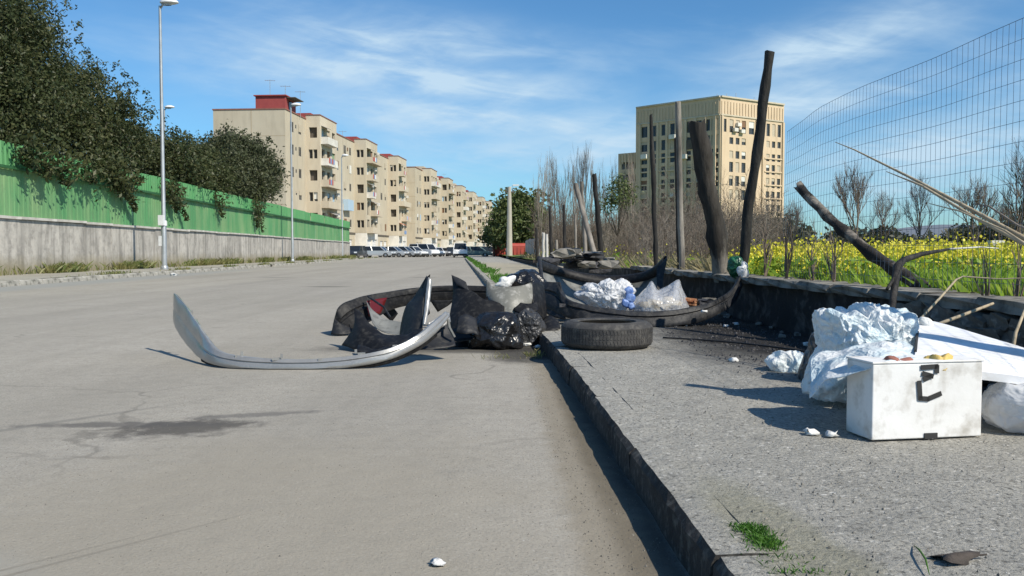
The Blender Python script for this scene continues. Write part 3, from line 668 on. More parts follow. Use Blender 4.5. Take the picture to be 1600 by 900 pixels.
        b.quad((0, o + B0, H - .3), (0, o + B1, H - .3), (0, o + B1, bH), (0, o + B0, bH))
        bay = b.build('bay', plaster2 if k % 2 == 0 else plaster, t)
        gb = MB(); wall_holes(gb, (BW, o + B0, 0), ey, nx, B1 - B0, 0, GF - 0.02, [(0.6, 3.8, 0.05, 3.0), (4.6, 8.0, 0.05, 3.0)], 0.4)
        gb.quad((0, o + B0, 0), (BW, o + B0, 0), (BW, o + B0, GF - 0.02), (0, o + B0, GF - 0.02)); gb.quad((0, o + B1, 0), (BW, o + B1, 0), (BW, o + B1, GF - 0.02), (0, o + B1, GF - 0.02))
        gb.build('bay_base', white_p, t)
        for (a, c_) in ((0.6, 3.8), (4.6, 8.0)):
            d = MB()
            for q in range(6): d.box((BW - 0.25 + 0.006 * (q % 2), o + B0 + (a + c_) / 2, 0.05 + 2.95 * (q + 0.5) / 6), (0.05, c_ - a - 0.02, 2.95 / 6 - 0.02))
            d.build('garage_door', shop, t)
        rc = MB(); rc.box((BW / 2, (B0 + B1) / 2 + o, bH + 0.06), (BW + 0.16, B1 - B0 + 0.16, 0.13)); rc.build('roof_coping', redcap, t)
        # dark inside behind every opening of the bay
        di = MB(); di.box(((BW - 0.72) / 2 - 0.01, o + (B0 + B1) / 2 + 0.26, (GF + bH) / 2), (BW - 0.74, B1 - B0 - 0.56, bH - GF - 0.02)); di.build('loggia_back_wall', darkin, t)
        for (p, n_, ww, hh) in ew: put_window(t, p, n_, ww, hh, rr, 0.3, 0.35)
        for (p, n_, ww, hh, fl, q) in fw:
            if rr.random() < 0.85: put_window(t, p, n_, ww, hh, rr, 0.3, 0.4)
        bm_slab = MB()
        for fl in range(NF):
            z = GF + fl * FLH
            sets = rr.choice(((0.4, 5.4), (3.1, 8.3), (0.4, 8.3), (0.4, 2.9)))
            a, c_ = sets
            bl = MB(); bl.box((BW + 0.56, o + B0 + (a + c_) / 2, z + 0.06), (1.12, c_ - a, 0.14))
            bl.box((BW + 1.09, o + B0 + (a + c_) / 2, z + 0.58), (0.07, c_ - a, 0.9)); bl.box((BW + 0.53, o + B0 + a + 0.035, z + 0.58), (1.04, 0.07, 0.9)); bl.box((BW + 0.53, o + B0 + c_ - 0.035, z + 0.58), (1.04, 0.07, 0.9))
            ba = bl.build('balcony', rr.choice((white_p, plaster2, plaster2, white_p)), t)
            r0 = rr.random()
            if r0 < 0.6:
                aw = MB(); u0, u1 = a + 0.2, min(a + 3.2, c_); zt = z + 2.75
                aw.add([(BW + 0.02, o + B0 + u0, zt), (BW + 0.02, o + B0 + u1, zt), (BW + 1.25, o + B0 + u1, zt - 0.5), (BW + 1.25, o + B0 + u0, zt - 0.5), (BW + 0.02, o + B0 + u0, zt - .03), (BW + 0.02, o + B0 + u1, zt - .03), (BW + 1.25, o + B0 + u1, zt - 0.53), (BW + 1.25, o + B0 + u0, zt - 0.53)],
                       [(0, 1, 2, 3), (7, 6, 5, 4), (3, 2, 6, 7), (0, 3, 7, 4), (1, 5, 6, 2)]); aw.build('awning', rr.choice(awning), t)
            if rr.random() < 0.6:
                for q in range(rr.randint(2, 4)):
                    lm = MB(); yy = o + B0 + a + 0.5 + q * 0.75
                    if yy > o + B0 + c_ - 0.4: break
                    lm.box((BW + 1.17, yy, z + 0.72), (0.03, 0.55, 0.75)); lm.build('hanging_laundry', rr.choice(cloth), t)
            if rr.random() < 0.5:
                ac = MB(); ac.box((BW + 0.25, o + B0 + c_ + 0.55 if c_ < 7.5 else o + B1 - 0.4, z + 2.4), (0.35, 0.8, 0.55)); ac.build('air_conditioner', white_p, t)
    if blue is not None:
        bb = MB()
        for u in range(6): bb.box((0.5, blue + 0.6 * u + 0.3, GF + FLH + 1.5), (0.9, 0.52, 1.9 - 0.01 * u))
        bb.build('glazed_blue_veranda', shut[3], t)
    if redroom:
        rm = MB(); rm.box((-2.2, 2.6, H + 0.95), (4.2, 4.4, 1.9)); rm.box((-2.2, 2.6, H + 1.97), (4.6, 4.9, 0.14))
        rm.build('rooftop_room', redroof, t)
        vd = MB(); vd.box((0.55, 2.6, H + 1.75), (1.3, 3.6, 0.09)); vd.build('room_canopy', darkin, t)
        dk = MB(); dk.box((-0.09, 2.4, H + 0.8), (0.1, 1.2, 1.4)); dk.build('rooftop_door', win_dark, t)
    for k in range(mods * 2):
        am = MB(); yy = rr.uniform(3, L - 3); x = rr.uniform(-7, -1.5); hh = rr.uniform(2.2, 3.6)
        if redroom and k < 3: yy = 2.5 + k * 1.7; x = -3.0 + k * 1.6; hh = 4.6 - 0.5 * k
        am.tube([(x, yy, H - 0.3), (x, yy, H + hh)], 0.035, 5); am.tube([(x - 0.7, yy - 0.2, H + hh - 0.15), (x + 0.7, yy + 0.2, H + hh - 0.15)], 0.025, 4)
        for q in range(5): am.tube([(x - 0.6 + 0.3 * q - 0.1, yy + 0.35, H + hh - 0.15), (x - 0.6 + 0.3 * q + 0.1, yy - 0.35, H + hh - 0.15)], 0.018, 4)
        am.build('aerial', galv, t)
    for k in range(mods):
        hb = MB(); hb.box((-1.3, 27 * k + 13 + rr.uniform(-1, 1), H + 0.55), (2.2, 3.2, 1.7)); hb.build('stair_house', redroof if rr.random() < 0.5 else plaster, t)
    return t
th = -math.atan(0.0807); ud = Vector((math.sin(-th), math.cos(th), 0)); un = Vector((math.cos(th), math.sin(th), 0))
A0 = Vector((-31.2, 118, 0))
apartment_block('nearest long beige apartment block with a red rooftop room and blank end wall', A0.x, A0.y, 3, th, 5, blue=27 + 1.2, redroom=True)
q = A0 + ud * 81.15 + un * 2.2
apartment_block('middle beige apartment block set forward of the one with the red rooftop room', q.x, q.y, 3, th, 8)
q = A0 + ud * 162.4 + un * 2.2
apartment_block('farthest small beige apartment block at the end of the street row', q.x, q.y, 3, th, 21)

def tower():
    rr = random.Random(3)
    Cn, Lf, Rt = Vector((46.5, 191.6, 0)), Vector((29.9, 207, 0)), Vector((64.2, 202.6, 0))
    Bk = Lf + Rt - Cn; H = 35.3
    t = thing('tower_block', 'tall ochre tower block with narrow windows behind the burnt fence posts', 'building', Cn)
    w = MB(); wins = []
    def face(A, B, cols, rows):
        U = (B - A); L = U.length; U = U / L; Nn = Vector((U.y, -U.x, 0)); hl = []
        if Nn.y > 0: Nn = -Nn
        for (z, hh, sel) in rows:
            for ci, (u, ww) in enumerate(cols):
                if sel and ci not in sel: continue
                hl.append((u * L - ww / 2, u * L + ww / 2, z, z + hh)); wins.append((A + U * (u * L) + Vector((0, 0, z)), Nn, ww, hh))
        wall_holes(w, A, U, Nn, L, 0, H, hl, 0.35)
        return U, Nn, L
    colsL = [(0.06, 1.9), (0.15, 1.6), (0.25, 1.9), (0.37, 1.9), (0.51, 3.0), (0.64, 1.9), (0.76, 1.7), (0.89, 1.9)]
    colsR = [(0.07, 1.0), (0.17, 1.2), (0.265, 1.2), (0.36, 1.3), (0.48, 1.7), (0.745, 1.1), (0.835, 1.1), (0.925, 1.1)]
    rows = [(28.0, 2.6, None), (24.6, 2.4, None), (21.6, 2.3, None)] + [(21.6 - 3.1 * k, 2.3, None) for k in range(1, 7)]
    rowsR = [(27.6, 2.9, None), (25.0, 1.5, {1, 2, 3, 5, 6, 7})] + [(24.9 - 3.1 * k, 2.3 if k > 1 else 1.7, {5, 6, 7} if k > 4 else {1, 2, 3, 5, 6, 7}) for k in range(1, 8)]
    UL, NL, LL = face(Cn, Lf, colsL, rows); UR, NR, LR = face(Cn, Rt, colsR, rowsR)
    for (a, b) in ((Lf, Bk), (Bk, Rt)): w.quad(a, b, b + Vector((0, 0, H)), a + Vector((0, 0, H)))
    w.quad(*[p + Vector((0, 0, H - 0.5)) for p in (Cn, Rt, Bk, Lf)])
    w.build('wall', tower_p, t)
    for (U, Nn, L, A, n) in ((UL, NL, LL, Cn, 26), (UR, NR, LR, Cn, 22)):
        a = math.atan2(U.y, U.x)
        rb = MB()
        for i in range(n):
            rb.box(A + U * (L * (i + 0.5) / n) + Nn * 0.07 + Vector((0, 0, H - 2.3)), (0.26, 0.16, 2.8), a)
        rb.build('parapet_rib', tower_p, t)
        bd = MB(); bd.box(A + U * (L * 0.5) + Nn * 0.10 + Vector((0, 0, H + 0.05)), (L - 0.3, 0.5, 0.35), a); bd.box(A + U * (L * 0.5) + Nn * 0.05 + Vector((0, 0, H - 3.95)), (L - 0.3, 0.3, 0.35), a)
        bd.build('roof_band', plaster2, t)
        for i in range(9 if U is UL else 4):
            p = MB(); f = (i + 0.5) / 9 if U is UL else (0.025, 0.555, 0.66, 0.985)[i]
            p.box(A + U * (L * f) + Nn * 0.12 + Vector((0, 0, (H - 4.2) / 2)), (0.55, 0.4, H - 4.2), a); p.build('pilaster', tower_p, t)
        for k in range(7):
            p = MB(); u0, u1 = (0.02, 0.98) if U is UL else (0.69, 0.97); p.box(A + U * (L * (u0 + u1) / 2) + Nn * 0.06 + Vector((0, 0, 4.2 + 3.1 * k + (0 if U is UL else -.35))), (L * (u1 - u0), 0.24, 0.32), a)
            p.build('floor_band', tower_p, t)
    for (p, Nn, ww, hh) in wins:
        a = math.atan2(Nn.x, -Nn.y); f, pn, sh = win_meshes(ww, hh)
        o = link('window', f, t, p - Cn - Nn * 0.22, (0, 0, a)); link('pane', pn, o)
        if rr.random() < 0.35:
            fr = rr.choice((0.3, 0.5, 1)); s = link('shutter', sh[rr.choices(range(3), (5, 3, 1))[0]], o, (0, 0, hh * (1 - fr))); s.scale = (1, 1, fr)
    a = math.atan2(UL.y, UL.x)
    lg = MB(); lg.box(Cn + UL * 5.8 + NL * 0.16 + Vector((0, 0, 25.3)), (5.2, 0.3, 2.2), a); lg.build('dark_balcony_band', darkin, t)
    for (u, z) in ((12.0, 27.4), (9.0, 22.6), (19.8, 23.4)):
        b = MB(); b.box(Cn + UL * u + NL * 0.5 + Vector((0, 0, z)), (1.6, 1.0, 1.0), a); b.build('balcony', white_p, t)
    a = math.atan2(UR.y, UR.x)
    for (u, z) in ((4.4, 28.2), (6.6, 28.0), (5.4, 29.4)):
        b = MB(); b.box(Cn + UR * u + NR * 0.4 + Vector((0, 0, z)), (1.2, 0.7, 0.8), a); b.build('balcony', white_p, t)
    am = MB()
    for k in range(6):
        p = Cn + UR * (2 + 3 * k) - NR * 3; am.tube([p + Vector((0, 0, H - .5)), p + Vector((0, 0, H + 1.2 + .4 * (k % 3)))], 0.06, 5)
    am.build('aerial', galv, t)
    # the lower wing
    B = Vector((26.6, 214.5, 0)) ; D = Lf + (Lf - Cn).normalized() * 0.02
    w2 = thing('lower_tower_wing', 'lower ochre wing on the left of the tall tower block', 'building', B)
    U = (D + Vector((3, 2.5, 0)) - B); L = U.length; U = U / L; Nn = Vector((U.y, -U.x, 0))
    Hh = 25.2; m = MB(); hl = []; ww_ = []
    for k in range(7):
        for u in (0.18, 0.34, 0.5, 0.66, 0.84):
            z = 2.6 + 3.1 * k; hl.append((u * L - 0.5, u * L + 0.5, z, z + 1.8)); ww_.append((u, z))
    wall_holes(m, B, U, Nn, L, 0, Hh, hl, 0.4); E = B + U * L
    m.quad(B, B - Nn * 14, B - Nn * 14 + Vector((0, 0, Hh)), B + Vector((0, 0, Hh))); m.quad(B + Vector((0, 0, Hh)), E + Vector((0, 0, Hh)), E - Nn * 14 + Vector((0, 0, Hh)), B - Nn * 14 + Vector((0, 0, Hh)))
    m.quad(E, E - Nn * 14, E - Nn * 14 + Vector((0, 0, Hh)), E + Vector((0, 0, Hh))); m.build('wall', tower_p, w2)
    a = math.atan2(Nn.x, -Nn.y)
    for (u, z) in ww_:
        f, pn, sh = win_meshes(1.0, 1.8); o = link('window', f, w2, U * (u * L) + Vector((0, 0, z)) - Nn * 0.32, (0, 0, a)); link('pane', pn, o)
    rb = MB()
    for i in range(9): rb.box(B + U * (L * (i + .5) / 9) + Nn * 0.07 + Vector((0, 0, Hh - 1.5)), (0.3, 0.24, 2.4), math.atan2(U.y, U.x))
    rb.build('parapet_rib', tower_p, w2)
tower()
# far hills
mb = MB(); vs = []; fs = []; n = 90
for i in range(n + 1):
    a = math.radians(-60 + 120 * i / n); d = 4200
    h = 38 + 40 * max(0, mnoise.noise(Vector((i * 0.13, 0.5, 0)))) + 90 * math.exp(-((math.degrees(a) - 27) / 6) ** 2)
    for (dd, z) in ((0, -1), (300, h), (1400, -1)): vs.append(((d + dd) * math.sin(a), (d + dd) * math.cos(a), z))
for i in range(n):
    for j in range(2): fs.append((i * 3 + j, i * 3 + 3 + j, i * 3 + 4 + j, i * 3 + 1 + j))
mb.add(vs, fs); sheet_struct('hills', mb, hill_m, smooth=True)
# ------------------------------------------------------------------ trees and plants
NR = np.random.default_rng(7)
def quads_mesh(name, V, m):
    """V: (n,4,3) corner array -> one mesh of loose quads."""
    n = len(V); me = bpy.data.meshes.new(name)
    me.vertices.add(n * 4); me.vertices.foreach_set('co', V.reshape(-1).astype(np.float32))
    me.loops.add(n * 4); me.loops.foreach_set('vertex_index', np.arange(n * 4, dtype=np.int32))
    me.polygons.add(n); me.polygons.foreach_set('loop_start', np.arange(0, n * 4, 4, dtype=np.int32)); me.polygons.foreach_set('loop_total', np.full(n, 4, dtype=np.int32))
    me.materials.append(m); me.update(calc_edges=True); return me
def unit(n):
    a = NR.normal(size=(n, 3)); return a / np.linalg.norm(a, axis=1)[:, None]
def leaves(pts, size, ratio=0.45):
    n = len(pts); a = unit(n); b = np.cross(a, unit(n)); b /= np.linalg.norm(b, axis=1)[:, None] + 1e-9
    s = size * NR.uniform(0.6, 1.3, (n, 1)); a = a * s; b = b * s * ratio
    return np.stack([pts - a, pts + b, pts + a, pts - b], 1)
def crown_points(blobs, clumps, per, sig, shell=0.35):
    out = []
    for (c, r) in blobs:
        c = np.array(c); r = np.array(r) if hasattr(r, '__len__') else np.array([r] * 3)
        k = max(6, int(clumps * float(np.mean(r)) ** 2)); d = unit(k) * (NR.uniform(0, 1, (k, 1)) ** shell)
        cc = c + d * r * NR.uniform(0.85, 1.12, (k, 1))
        sg = sig * NR.uniform(0.6, 1.4, (k, 1, 1))
        p = cc[:, None, :] + NR.normal(size=(k, per, 3)) * sg * np.array([1, 1, 0.8]); out.append(p.reshape(-1, 3))
    return np.concatenate(out)
def trunk_limbs(m, base, tops, r0, rr):
    base = Vector(base)
    fork = base + Vector((0, 0, max(0.5, (min(t.z for t in tops) - base.z) * 0.45)))
    m.tube([base, (base + fork) / 2 + Vector((rr.uniform(-.05, .05), rr.uniform(-.05, .05), 0)), fork], [r0, r0 * 0.85, r0 * 0.75], 8)
    for t in tops:
        mid = fork.lerp(t, 0.5) + Vector((rr.uniform(-.3, .3), rr.uniform(-.3, .3), rr.uniform(0, .3)))
        m.tube([fork, mid, t], [r0 * 0.5, r0 * 0.32, r0 * 0.08], 6)
        for k in range(5):
            e = t + Vector((rr.uniform(-1, 1), rr.uniform(-1, 1), rr.uniform(-.5, 1))) * 0.9; m.tube([mid.lerp(t, rr.uniform(.2, .9)), e], [r0 * 0.12, r0 * 0.03], 4)
def leaf_tree(name, label, blobs, base, m, r0, clumps=34, per=46, sig=0.26, size=0.10, group=None, sprays=()):
    rr = random.Random(len(blobs) + int(abs(base[0]) * 10)); t = thing(name, label, 'tree', base, group=group)
    tr = MB(); trunk_limbs(tr, base, [Vector(c) for c, r in blobs], r0, rr); tr.build('trunk', bark_m, t, True)
    p = crown_points(blobs, clumps, per, sig)
    for (c, r, n) in sprays:          # thin twig ends that stick out of the crown
        d = unit(n) * np.array(r); p = np.concatenate([p, (np.array(c) + d)[:, None, :].repeat(9, 1).reshape(-1, 3) + NR.normal(size=(n * 9, 3)) * 0.07])
    if name in ('evergreen_tree', 'olive_tree'): p = p[~((p[:, 0] > lw(p[:, 1]) - 0.25) & (p[:, 2] < 3.72))]
    p = p - np.array(base)
    link('crown', quads_mesh('crown', leaves(p, size), m), t)
    return t
def fx(px):                                     # depth at which a picture column meets the green fence
    r = (px - 800) / F; return -12.9 / (r + 0.04) if r + 0.04 < 0 else 80
def bl(px, py, behind, r): return (tuple(P(px, py, fx(px) + behind)), r)
B1 = [bl(-50, 70, 4, 2.6), bl(0, 75, 4, 1.7), bl(25, 120, 3.5, 1.6), bl(10, 165, 3, 1.5), bl(60, 150, 4, 1.45), bl(75, 190, 3, 1.2), bl(-50, 160, 3, 2.2), bl(48, 52, 4, .8), bl(5, 25, 4, .9), bl(95, 125, 4.5, .75), bl(100, 175, 3.6, 1.2), bl(30, 196, 3, 1.1)]
b = P(30, 300, fx(30) + 4)
T1 = leaf_tree('evergreen_tree', 'tallest dark evergreen tree above the left end of the green fence', B1, (b.x, b.y, 0.5), oak_m, 0.28, 60, 56, 0.22, 0.062,
               sprays=((tuple(P(40, 35, fx(25) + 4)), (1.7, 1.7, 1.2), 110), (tuple(P(105, 115, fx(100) + 4)), (1.2, 1.2, 1.0), 70), (tuple(P(5, 20, fx(10) + 4)), (1.6, 1.6, 1.1), 60)), group='dark trees behind the green fence')
B2 = [bl(135, 160, 4, 1.05), bl(140, 210, 3.4, 1.3), bl(180, 200, 4, 1.15), bl(190, 228, 3, 1.1), bl(218, 232, 4, 1.0), bl(236, 258, 4, .95), bl(170, 236, 2.5, .9), bl(147, 125, 4.5, .5), bl(188, 165, 4.5, .5), bl(240, 235, 4.5, .6), bl(115, 215, 3, 1.0)]
b = P(180, 300, fx(180) + 4)
leaf_tree('evergreen_tree', 'dark evergreen tree sloping down to the tall nearest lamp pole', B2, (b.x, b.y, 0.5), oak_m, 0.22, 70, 56, 0.20, 0.066,
          sprays=((tuple(P(150, 130, fx(150) + 4)), (1.2, 1.2, 1.0), 80), (tuple(P(190, 165, fx(190) + 4)), (1.2, 1.2, 1.0), 70), (tuple(P(235, 205, fx(230) + 4)), (1.1, 1.2, .9), 50)), group='dark trees behind the green fence')
B3 = [bl(275, 258, 4, 1.7), bl(300, 262, 5, 1.5), bl(280, 285, 3, 1.5), bl(318, 275, 4, 1.5), bl(262, 262, 3, 1.3)]
b = P(290, 300, fx(290) + 4)
leaf_tree('evergreen_tree', 'low dark evergreen tree just right of the nearest lamp pole', B3, (b.x, b.y, 0.5), oak_m, 0.18, 56, 46, 0.26, 0.085, group='dark trees behind the green fence')
B4 = [bl(368, 262, 4, 1.9), bl(348, 262, 4, 1.6), bl(395, 270, 4, 1.7), bl(365, 240, 4.5, 1.3), bl(390, 250, 4, 1.2), bl(350, 290, 3, 1.5), bl(412, 292, 3, 1.2), bl(385, 292, 3, 1.5), bl(420, 268, 4, .8), bl(345, 228, 4.5, .7)]
b = P(380, 300, fx(380) + 4)
leaf_tree('olive_tree', 'round grey green tree standing before the blank end wall of the apartment block', B4, (b.x, b.y, 0.5), oak2_m, 0.22, 52, 44, 0.24, 0.095,
          sprays=((tuple(P(370, 228, fx(375) + 4)), (2.2, 2, .9), 60), (tuple(P(422, 275, fx(420) + 4)), (1.1, 1.2, 1.6), 40)))
# sprays of leaves that hang over the fence
def hang(px0, py0, px1, py1, n, w, tree):
    d = fx(px0) - 0.5; a, b_ = np.array(P(px0, py0, d)), np.array(P(px1, py1, fx(px1) - 0.45))
    t = NR.uniform(0, 1, (n, 1)) ** 1.3; p = a + (b_ - a) * t + NR.normal(size=(n, 3)) * w * (1.15 - t)
    p[:, 0] = np.maximum(p[:, 0], lw(p[:, 1]) + 0.12)
    return p
hp = [hang(x0, y0, x1, y1, n, w, None) for (x0, y0, x1, y1, n, w) in ((170, 258, 195, 305, 700, .30), (185, 262, 212, 330, 500, .22), (60, 232, 75, 275, 400, .3), (95, 242, 105, 290, 300, .25), (40, 225, 45, 260, 260, .25), (120, 250, 150, 285, 300, .25),
      (262, 285, 276, 330, 420, .28), (272, 285, 292, 345, 260, .18), (340, 300, 348, 340, 220, .3), (400, 308, 402, 355, 380, .4), (405, 320, 410, 362, 160, .2), (150, 250, 175, 270, 420, .35), (205, 268, 215, 285, 260, .3))]
hp = np.concatenate(hp); o0 = T1.location
link('hanging_spray', quads_mesh('hanging_spray', leaves(hp - np.array(o0), 0.10, 0.38), oak_m), T1)
# twigs inside the hanging sprays are part of the same tree

def grow(m, p, d, L, r, depth, rr, spread=0.55, up=0.15, n=3, kids=(2, 4), shrink=0.68):
    pts = [Vector(p)]; d = Vector(d).normalized(); segs = 3
    for i in range(segs):
        d = (d + Vector((rr.uniform(-1, 1), rr.uniform(-1, 1), rr.uniform(-1, 1))) * 0.16 + Vector((0, 0, up * 0.3))).normalized(); pts.append(pts[-1] + d * (L / segs))
    m.tube(pts, [r, r * 0.85, r * 0.7, r * 0.5], 5 if depth > 2 else n, cap=False)
    if depth == 0: return
    for k in range(rr.randint(*kids)):
        f = rr.uniform(0.35, 1.0); q = pts[0].lerp(pts[-1], f) if f < .99 else pts[-1]
        i = min(segs - 1, int(f * segs)); q = pts[i].lerp(pts[i + 1], f * segs - i)
        nd = (d + Vector((rr.uniform(-1, 1), rr.uniform(-1, 1), rr.uniform(-0.6, 1))) * spread * 1.5 + Vector((0, 0, up))).normalized()
        grow(m, q, nd, L * shrink * rr.uniform(0.75, 1.15), r * 0.55, depth - 1, rr, spread, up, n, kids, shrink)
def bare_tree_meshes(seed, h, r, spread, up, m, depth=4, kids=(3, 4), shrink=0.66):
    rr = random.Random(seed); t = MB(); t.tube([(0, 0, -0.1), (rr.uniform(-.05, .05), 0, h * 0.15), (rr.uniform(-.08, .08), 0, h * 0.30)], [r, r * .9, r * .8], 7)
    c = MB(); top = Vector(t.v[-1]); top.x = t.v[-1][0]
    for k in range(4):
        grow(c, (0, 0, h * (0.10 + 0.06 * k)), (rr.uniform(-1, 1) * spread, rr.uniform(-1, 1) * spread, 1), h * 0.40, r * 0.6, depth - 1, rr, spread, up, 3, kids, shrink)
    grow(c, (0, 0, h * 0.29), (0, 0, 1), h * 0.42, r * 0.75, depth, rr, spread, up, 3, kids, shrink)
    return t.mesh('trunk', m, True), c.mesh('crown', m)
POP = [bare_tree_meshes(100 + i, 8.5, 0.07, 0.20, 0.55, twig_p, 4, (3, 4), 0.62) for i in range(3)]
BSH = [bare_tree_meshes(200 + i, 3.6, 0.05, 0.55, 0.18, twig_m, 4, (3, 4), 0.68) for i in range(3)]
BRO = [bare_tree_meshes(300 + i, 5.5, 0.10, 0.50, 0.20, twig_m, 4, (4, 5), 0.68) for i in range(2)]
def thicket_meshes(seed, m):
    rr = random.Random(seed); t, c = MB(), MB()
    for k in range(16):
        x, y = rr.gauss(0, .45), rr.gauss(0, .45); h = rr.uniform(1.6, 3.5); a = Vector((x, y, -.05)); d = Vector((rr.gauss(0, .16), rr.gauss(0, .16), 1)).normalized()
        pts = [a + d * h * f + Vector((rr.gauss(0, .05), rr.gauss(0, .05), 0)) * (f > 0) for f in (0, .35, .7, 1)]
        (t if k < 5 else c).tube(pts, [.022, .017, .011, .004], 4, False)
        for q in range(9):
            f = rr.uniform(.15, .98); i = min(2, int(f * 3)); p = pts[i].lerp(pts[i + 1], f * 3 - i)
            grow(c, p, (rr.gauss(0, 1), rr.gauss(0, 1), rr.uniform(.2, 1.4)), rr.uniform(.35, .8), .008, 1, rr, .5, .1, 3, (2, 4), .6)
    return t.mesh('stem', m, True), c.mesh('twigs', m)
NEAR = [bare_tree_meshes(500 + i, 3.6, 0.10, 0.55, 0.25, twig_m, 3, (1, 3), 0.72) for i in range(3)]
def place_bare(kind, px, d, top_py, label, group, base_h, z0=FZ, rz=0.0, sq=1.0):
    p = P(px, 390, d); h = (393 - top_py) / F * d + EYE - z0; s = h / base_h
    t = thing('bare_tree' if base_h > 4 else 'bare_shrub', label, 'tree' if base_h > 4 else 'shrub', (p.x, p.y, z0), rz, group); t.scale = (s * sq, s * sq, s)
    link(kind[0].name.split('.')[0], kind[0], t); link(kind[1].name.split('.')[0], kind[1], t); return t
ri = random.Random(17)
pops = [(846, 88, 262), (856, 80, 275), (868, 92, 258), (880, 84, 270), (893, 78, 268), (905, 90, 250), (914, 72, 246), (926, 84, 262), (938, 76, 280), (950, 70, 268), (838, 100, 300), (875, 62, 300), (900, 58, 295), (978, 62, 275), (988, 70, 262)]
for i, (x, d, ty) in enumerate(pops):
    place_bare(POP[i % 3], x, d, ty, ('tall ' if ty < 265 else 'lower ' if ty > 285 else '') + 'thin bare tree ' + ('beyond the white pickets' if x < 862 else 'left of the upright dark slim post' if x < 881 else 'behind the pale post leaning strongly left' if x < 910 else 'behind the dark leaning post farther along' if x < 942 else 'behind the young green tree'), 'bare thin trees beyond the posts', 8.2, 0.3, ri.uniform(0, 6), 0.8)
bsh = [(1003, 24, 300), (1012, 30, 285), (1022, 20, 310), (1030, 27, 272), (1042, 22, 292), (1052, 31, 262), (1062, 19, 305), (1073, 26, 275), (1083, 21, 300), (1096, 29, 262), (1106, 24, 285), (1118, 20, 298), (1130, 27, 270), (1142, 22, 285), (1153, 30, 262), (1165, 24, 290), (1176, 20, 310), (1186, 28, 285), (1197, 23, 300), (1208, 30, 292), (1216, 26, 318), (955, 36, 310), (975, 33, 320), (990, 28, 325), (905, 40, 325), (925, 36, 330), (870, 45, 335), (890, 42, 330), (945, 28, 345), (965, 24, 350), (985, 19, 352)]
used_l = []
THK = [thicket_meshes(900 + i, (twig_m, twig_p)[i % 2]) for i in range(5)]
bsh += [(1010 + 8 * i, 14 + (i * 7) % 11, 330 - (i * 13) % 30) for i in range(26)]
bsh += [(846 + 6.2 * i, 34 + (i * 11) % 26, 300 + (i * 17) % 38) for i in range(25)]
for i, (x, d, ty) in enumerate(bsh):
    land = ('beside the white pickets' if x < 875 else 'behind the pale post leaning strongly left' if x < 912 else 'left of the young green tree' if x < 940 else 'under the young green tree' if x < 990 else 'left of the thin black knotted post' if x < 1018 else 'between the knotted post and the straight grey post' if x < 1058 else 'between the straight grey post and the thick burnt post' if x < 1092 else 'right behind the thick burnt post' if x < 1130 else 'between the thick burnt post and the tallest charred post' if x < 1165 else 'right of the tallest charred post')
    lab = ('tall ' if ty < 286 else 'low ' if ty > 309 else '') + ('nearer ' if d < 20 else 'farther ' if d > 29 else '') + ('brown' if (i % 5) % 2 == 0 else 'pale') + ' leafless shrub ' + land
    k_ = sum(1 for l_ in used_l if l_ == lab); used_l.append(lab); lab = ('', 'broad ', 'narrow ', 'bushy ')[min(k_, 3)] + lab
    place_bare(THK[i % 5], x, d, ty, lab, 'bare shrubs of the thicket', 3.6, FZ, ri.uniform(0, 6), (0.75, 1.05, 0.5, 0.9)[min(k_, 3)])
place_bare(BRO[0], 1338, 62, 262, 'rounded bare tree on the field behind the upper end of the fallen post', None, 5.5, FZ, 0.4, 0.75)
place_bare(BRO[1], 1437, 80, 296, 'small sparse bare tree far across the yellow field', None, 5.5, FZ, 1.7, 0.8)
place_bare(BRO[0], 1520, 55, 285, 'bare tree on the field behind the crossing dry canes', None, 5.5, FZ, 2.9, 1.0)
place_bare(BRO[1], 1592, 42, 240, 'largest bare tree at the right edge of the field', None, 5.5, FZ, 3.6, 0.95)
place_bare(BRO[1], 1378, 70, 315, 'low bare tree between the rounded one and the sparse one', None, 5.5, FZ, 5.0, 1.0)
place_bare(BRO[0], 1560, 64, 318, 'low wide bare tree behind the white stump on the field', None, 5.5, FZ, 4.4, 1.3)
place_bare(BRO[0], 1247, 60, 318, 'pale bare tree between the tower block and the wire fence', None, 5.5, FZ, 1.1, 0.7)
# a dense fresh green tree at the end of the street and small ones near
def gb(px, py, d, r): return (tuple(P(px, py, d)), r)
b = P(805, 392, 104)
leaf_tree('round_tree', 'round green brown tree at the end of the street behind the concrete pole', [gb(812, 345, 104, 3.2), gb(798, 352, 103, 2.4), gb(826, 350, 104, 2.6), gb(815, 328, 104, 2.2), gb(834, 362, 103, 1.9), gb(802, 335, 104, 1.7), gb(790, 362, 103, 1.7)],
          (b.x, b.y, 0.1), lime_m, 0.22, 22, 24, 0.5, 0.26, sprays=((tuple(P(812, 318, 104)), (4, 2, 2), 60),))
b = P(772, 392, 110)
leaf_tree('round_tree', 'low bright green bush left of the round tree at the street end', [gb(772, 368, 110, 1.2), gb(782, 366, 110, 1.3), gb(764, 372, 110, .8)], (b.x, b.y, 0.1), lime_m, 0.10, 30, 24, 0.4, 0.22)
b = P(965, 392, 34)
leaf_tree('young_green_tree', 'young green tree left of the tower wing among bare trunks', [gb(965, 300, 34, .62), gb(955, 312, 34, .5), gb(978, 308, 34, .5), gb(968, 288, 34, .42), gb(985, 298, 34, .3), (tuple(P(950, 322, 34)), .3)], (b.x, b.y, FZ), lime_m, 0.05, 85, 14, 0.11, 0.06)
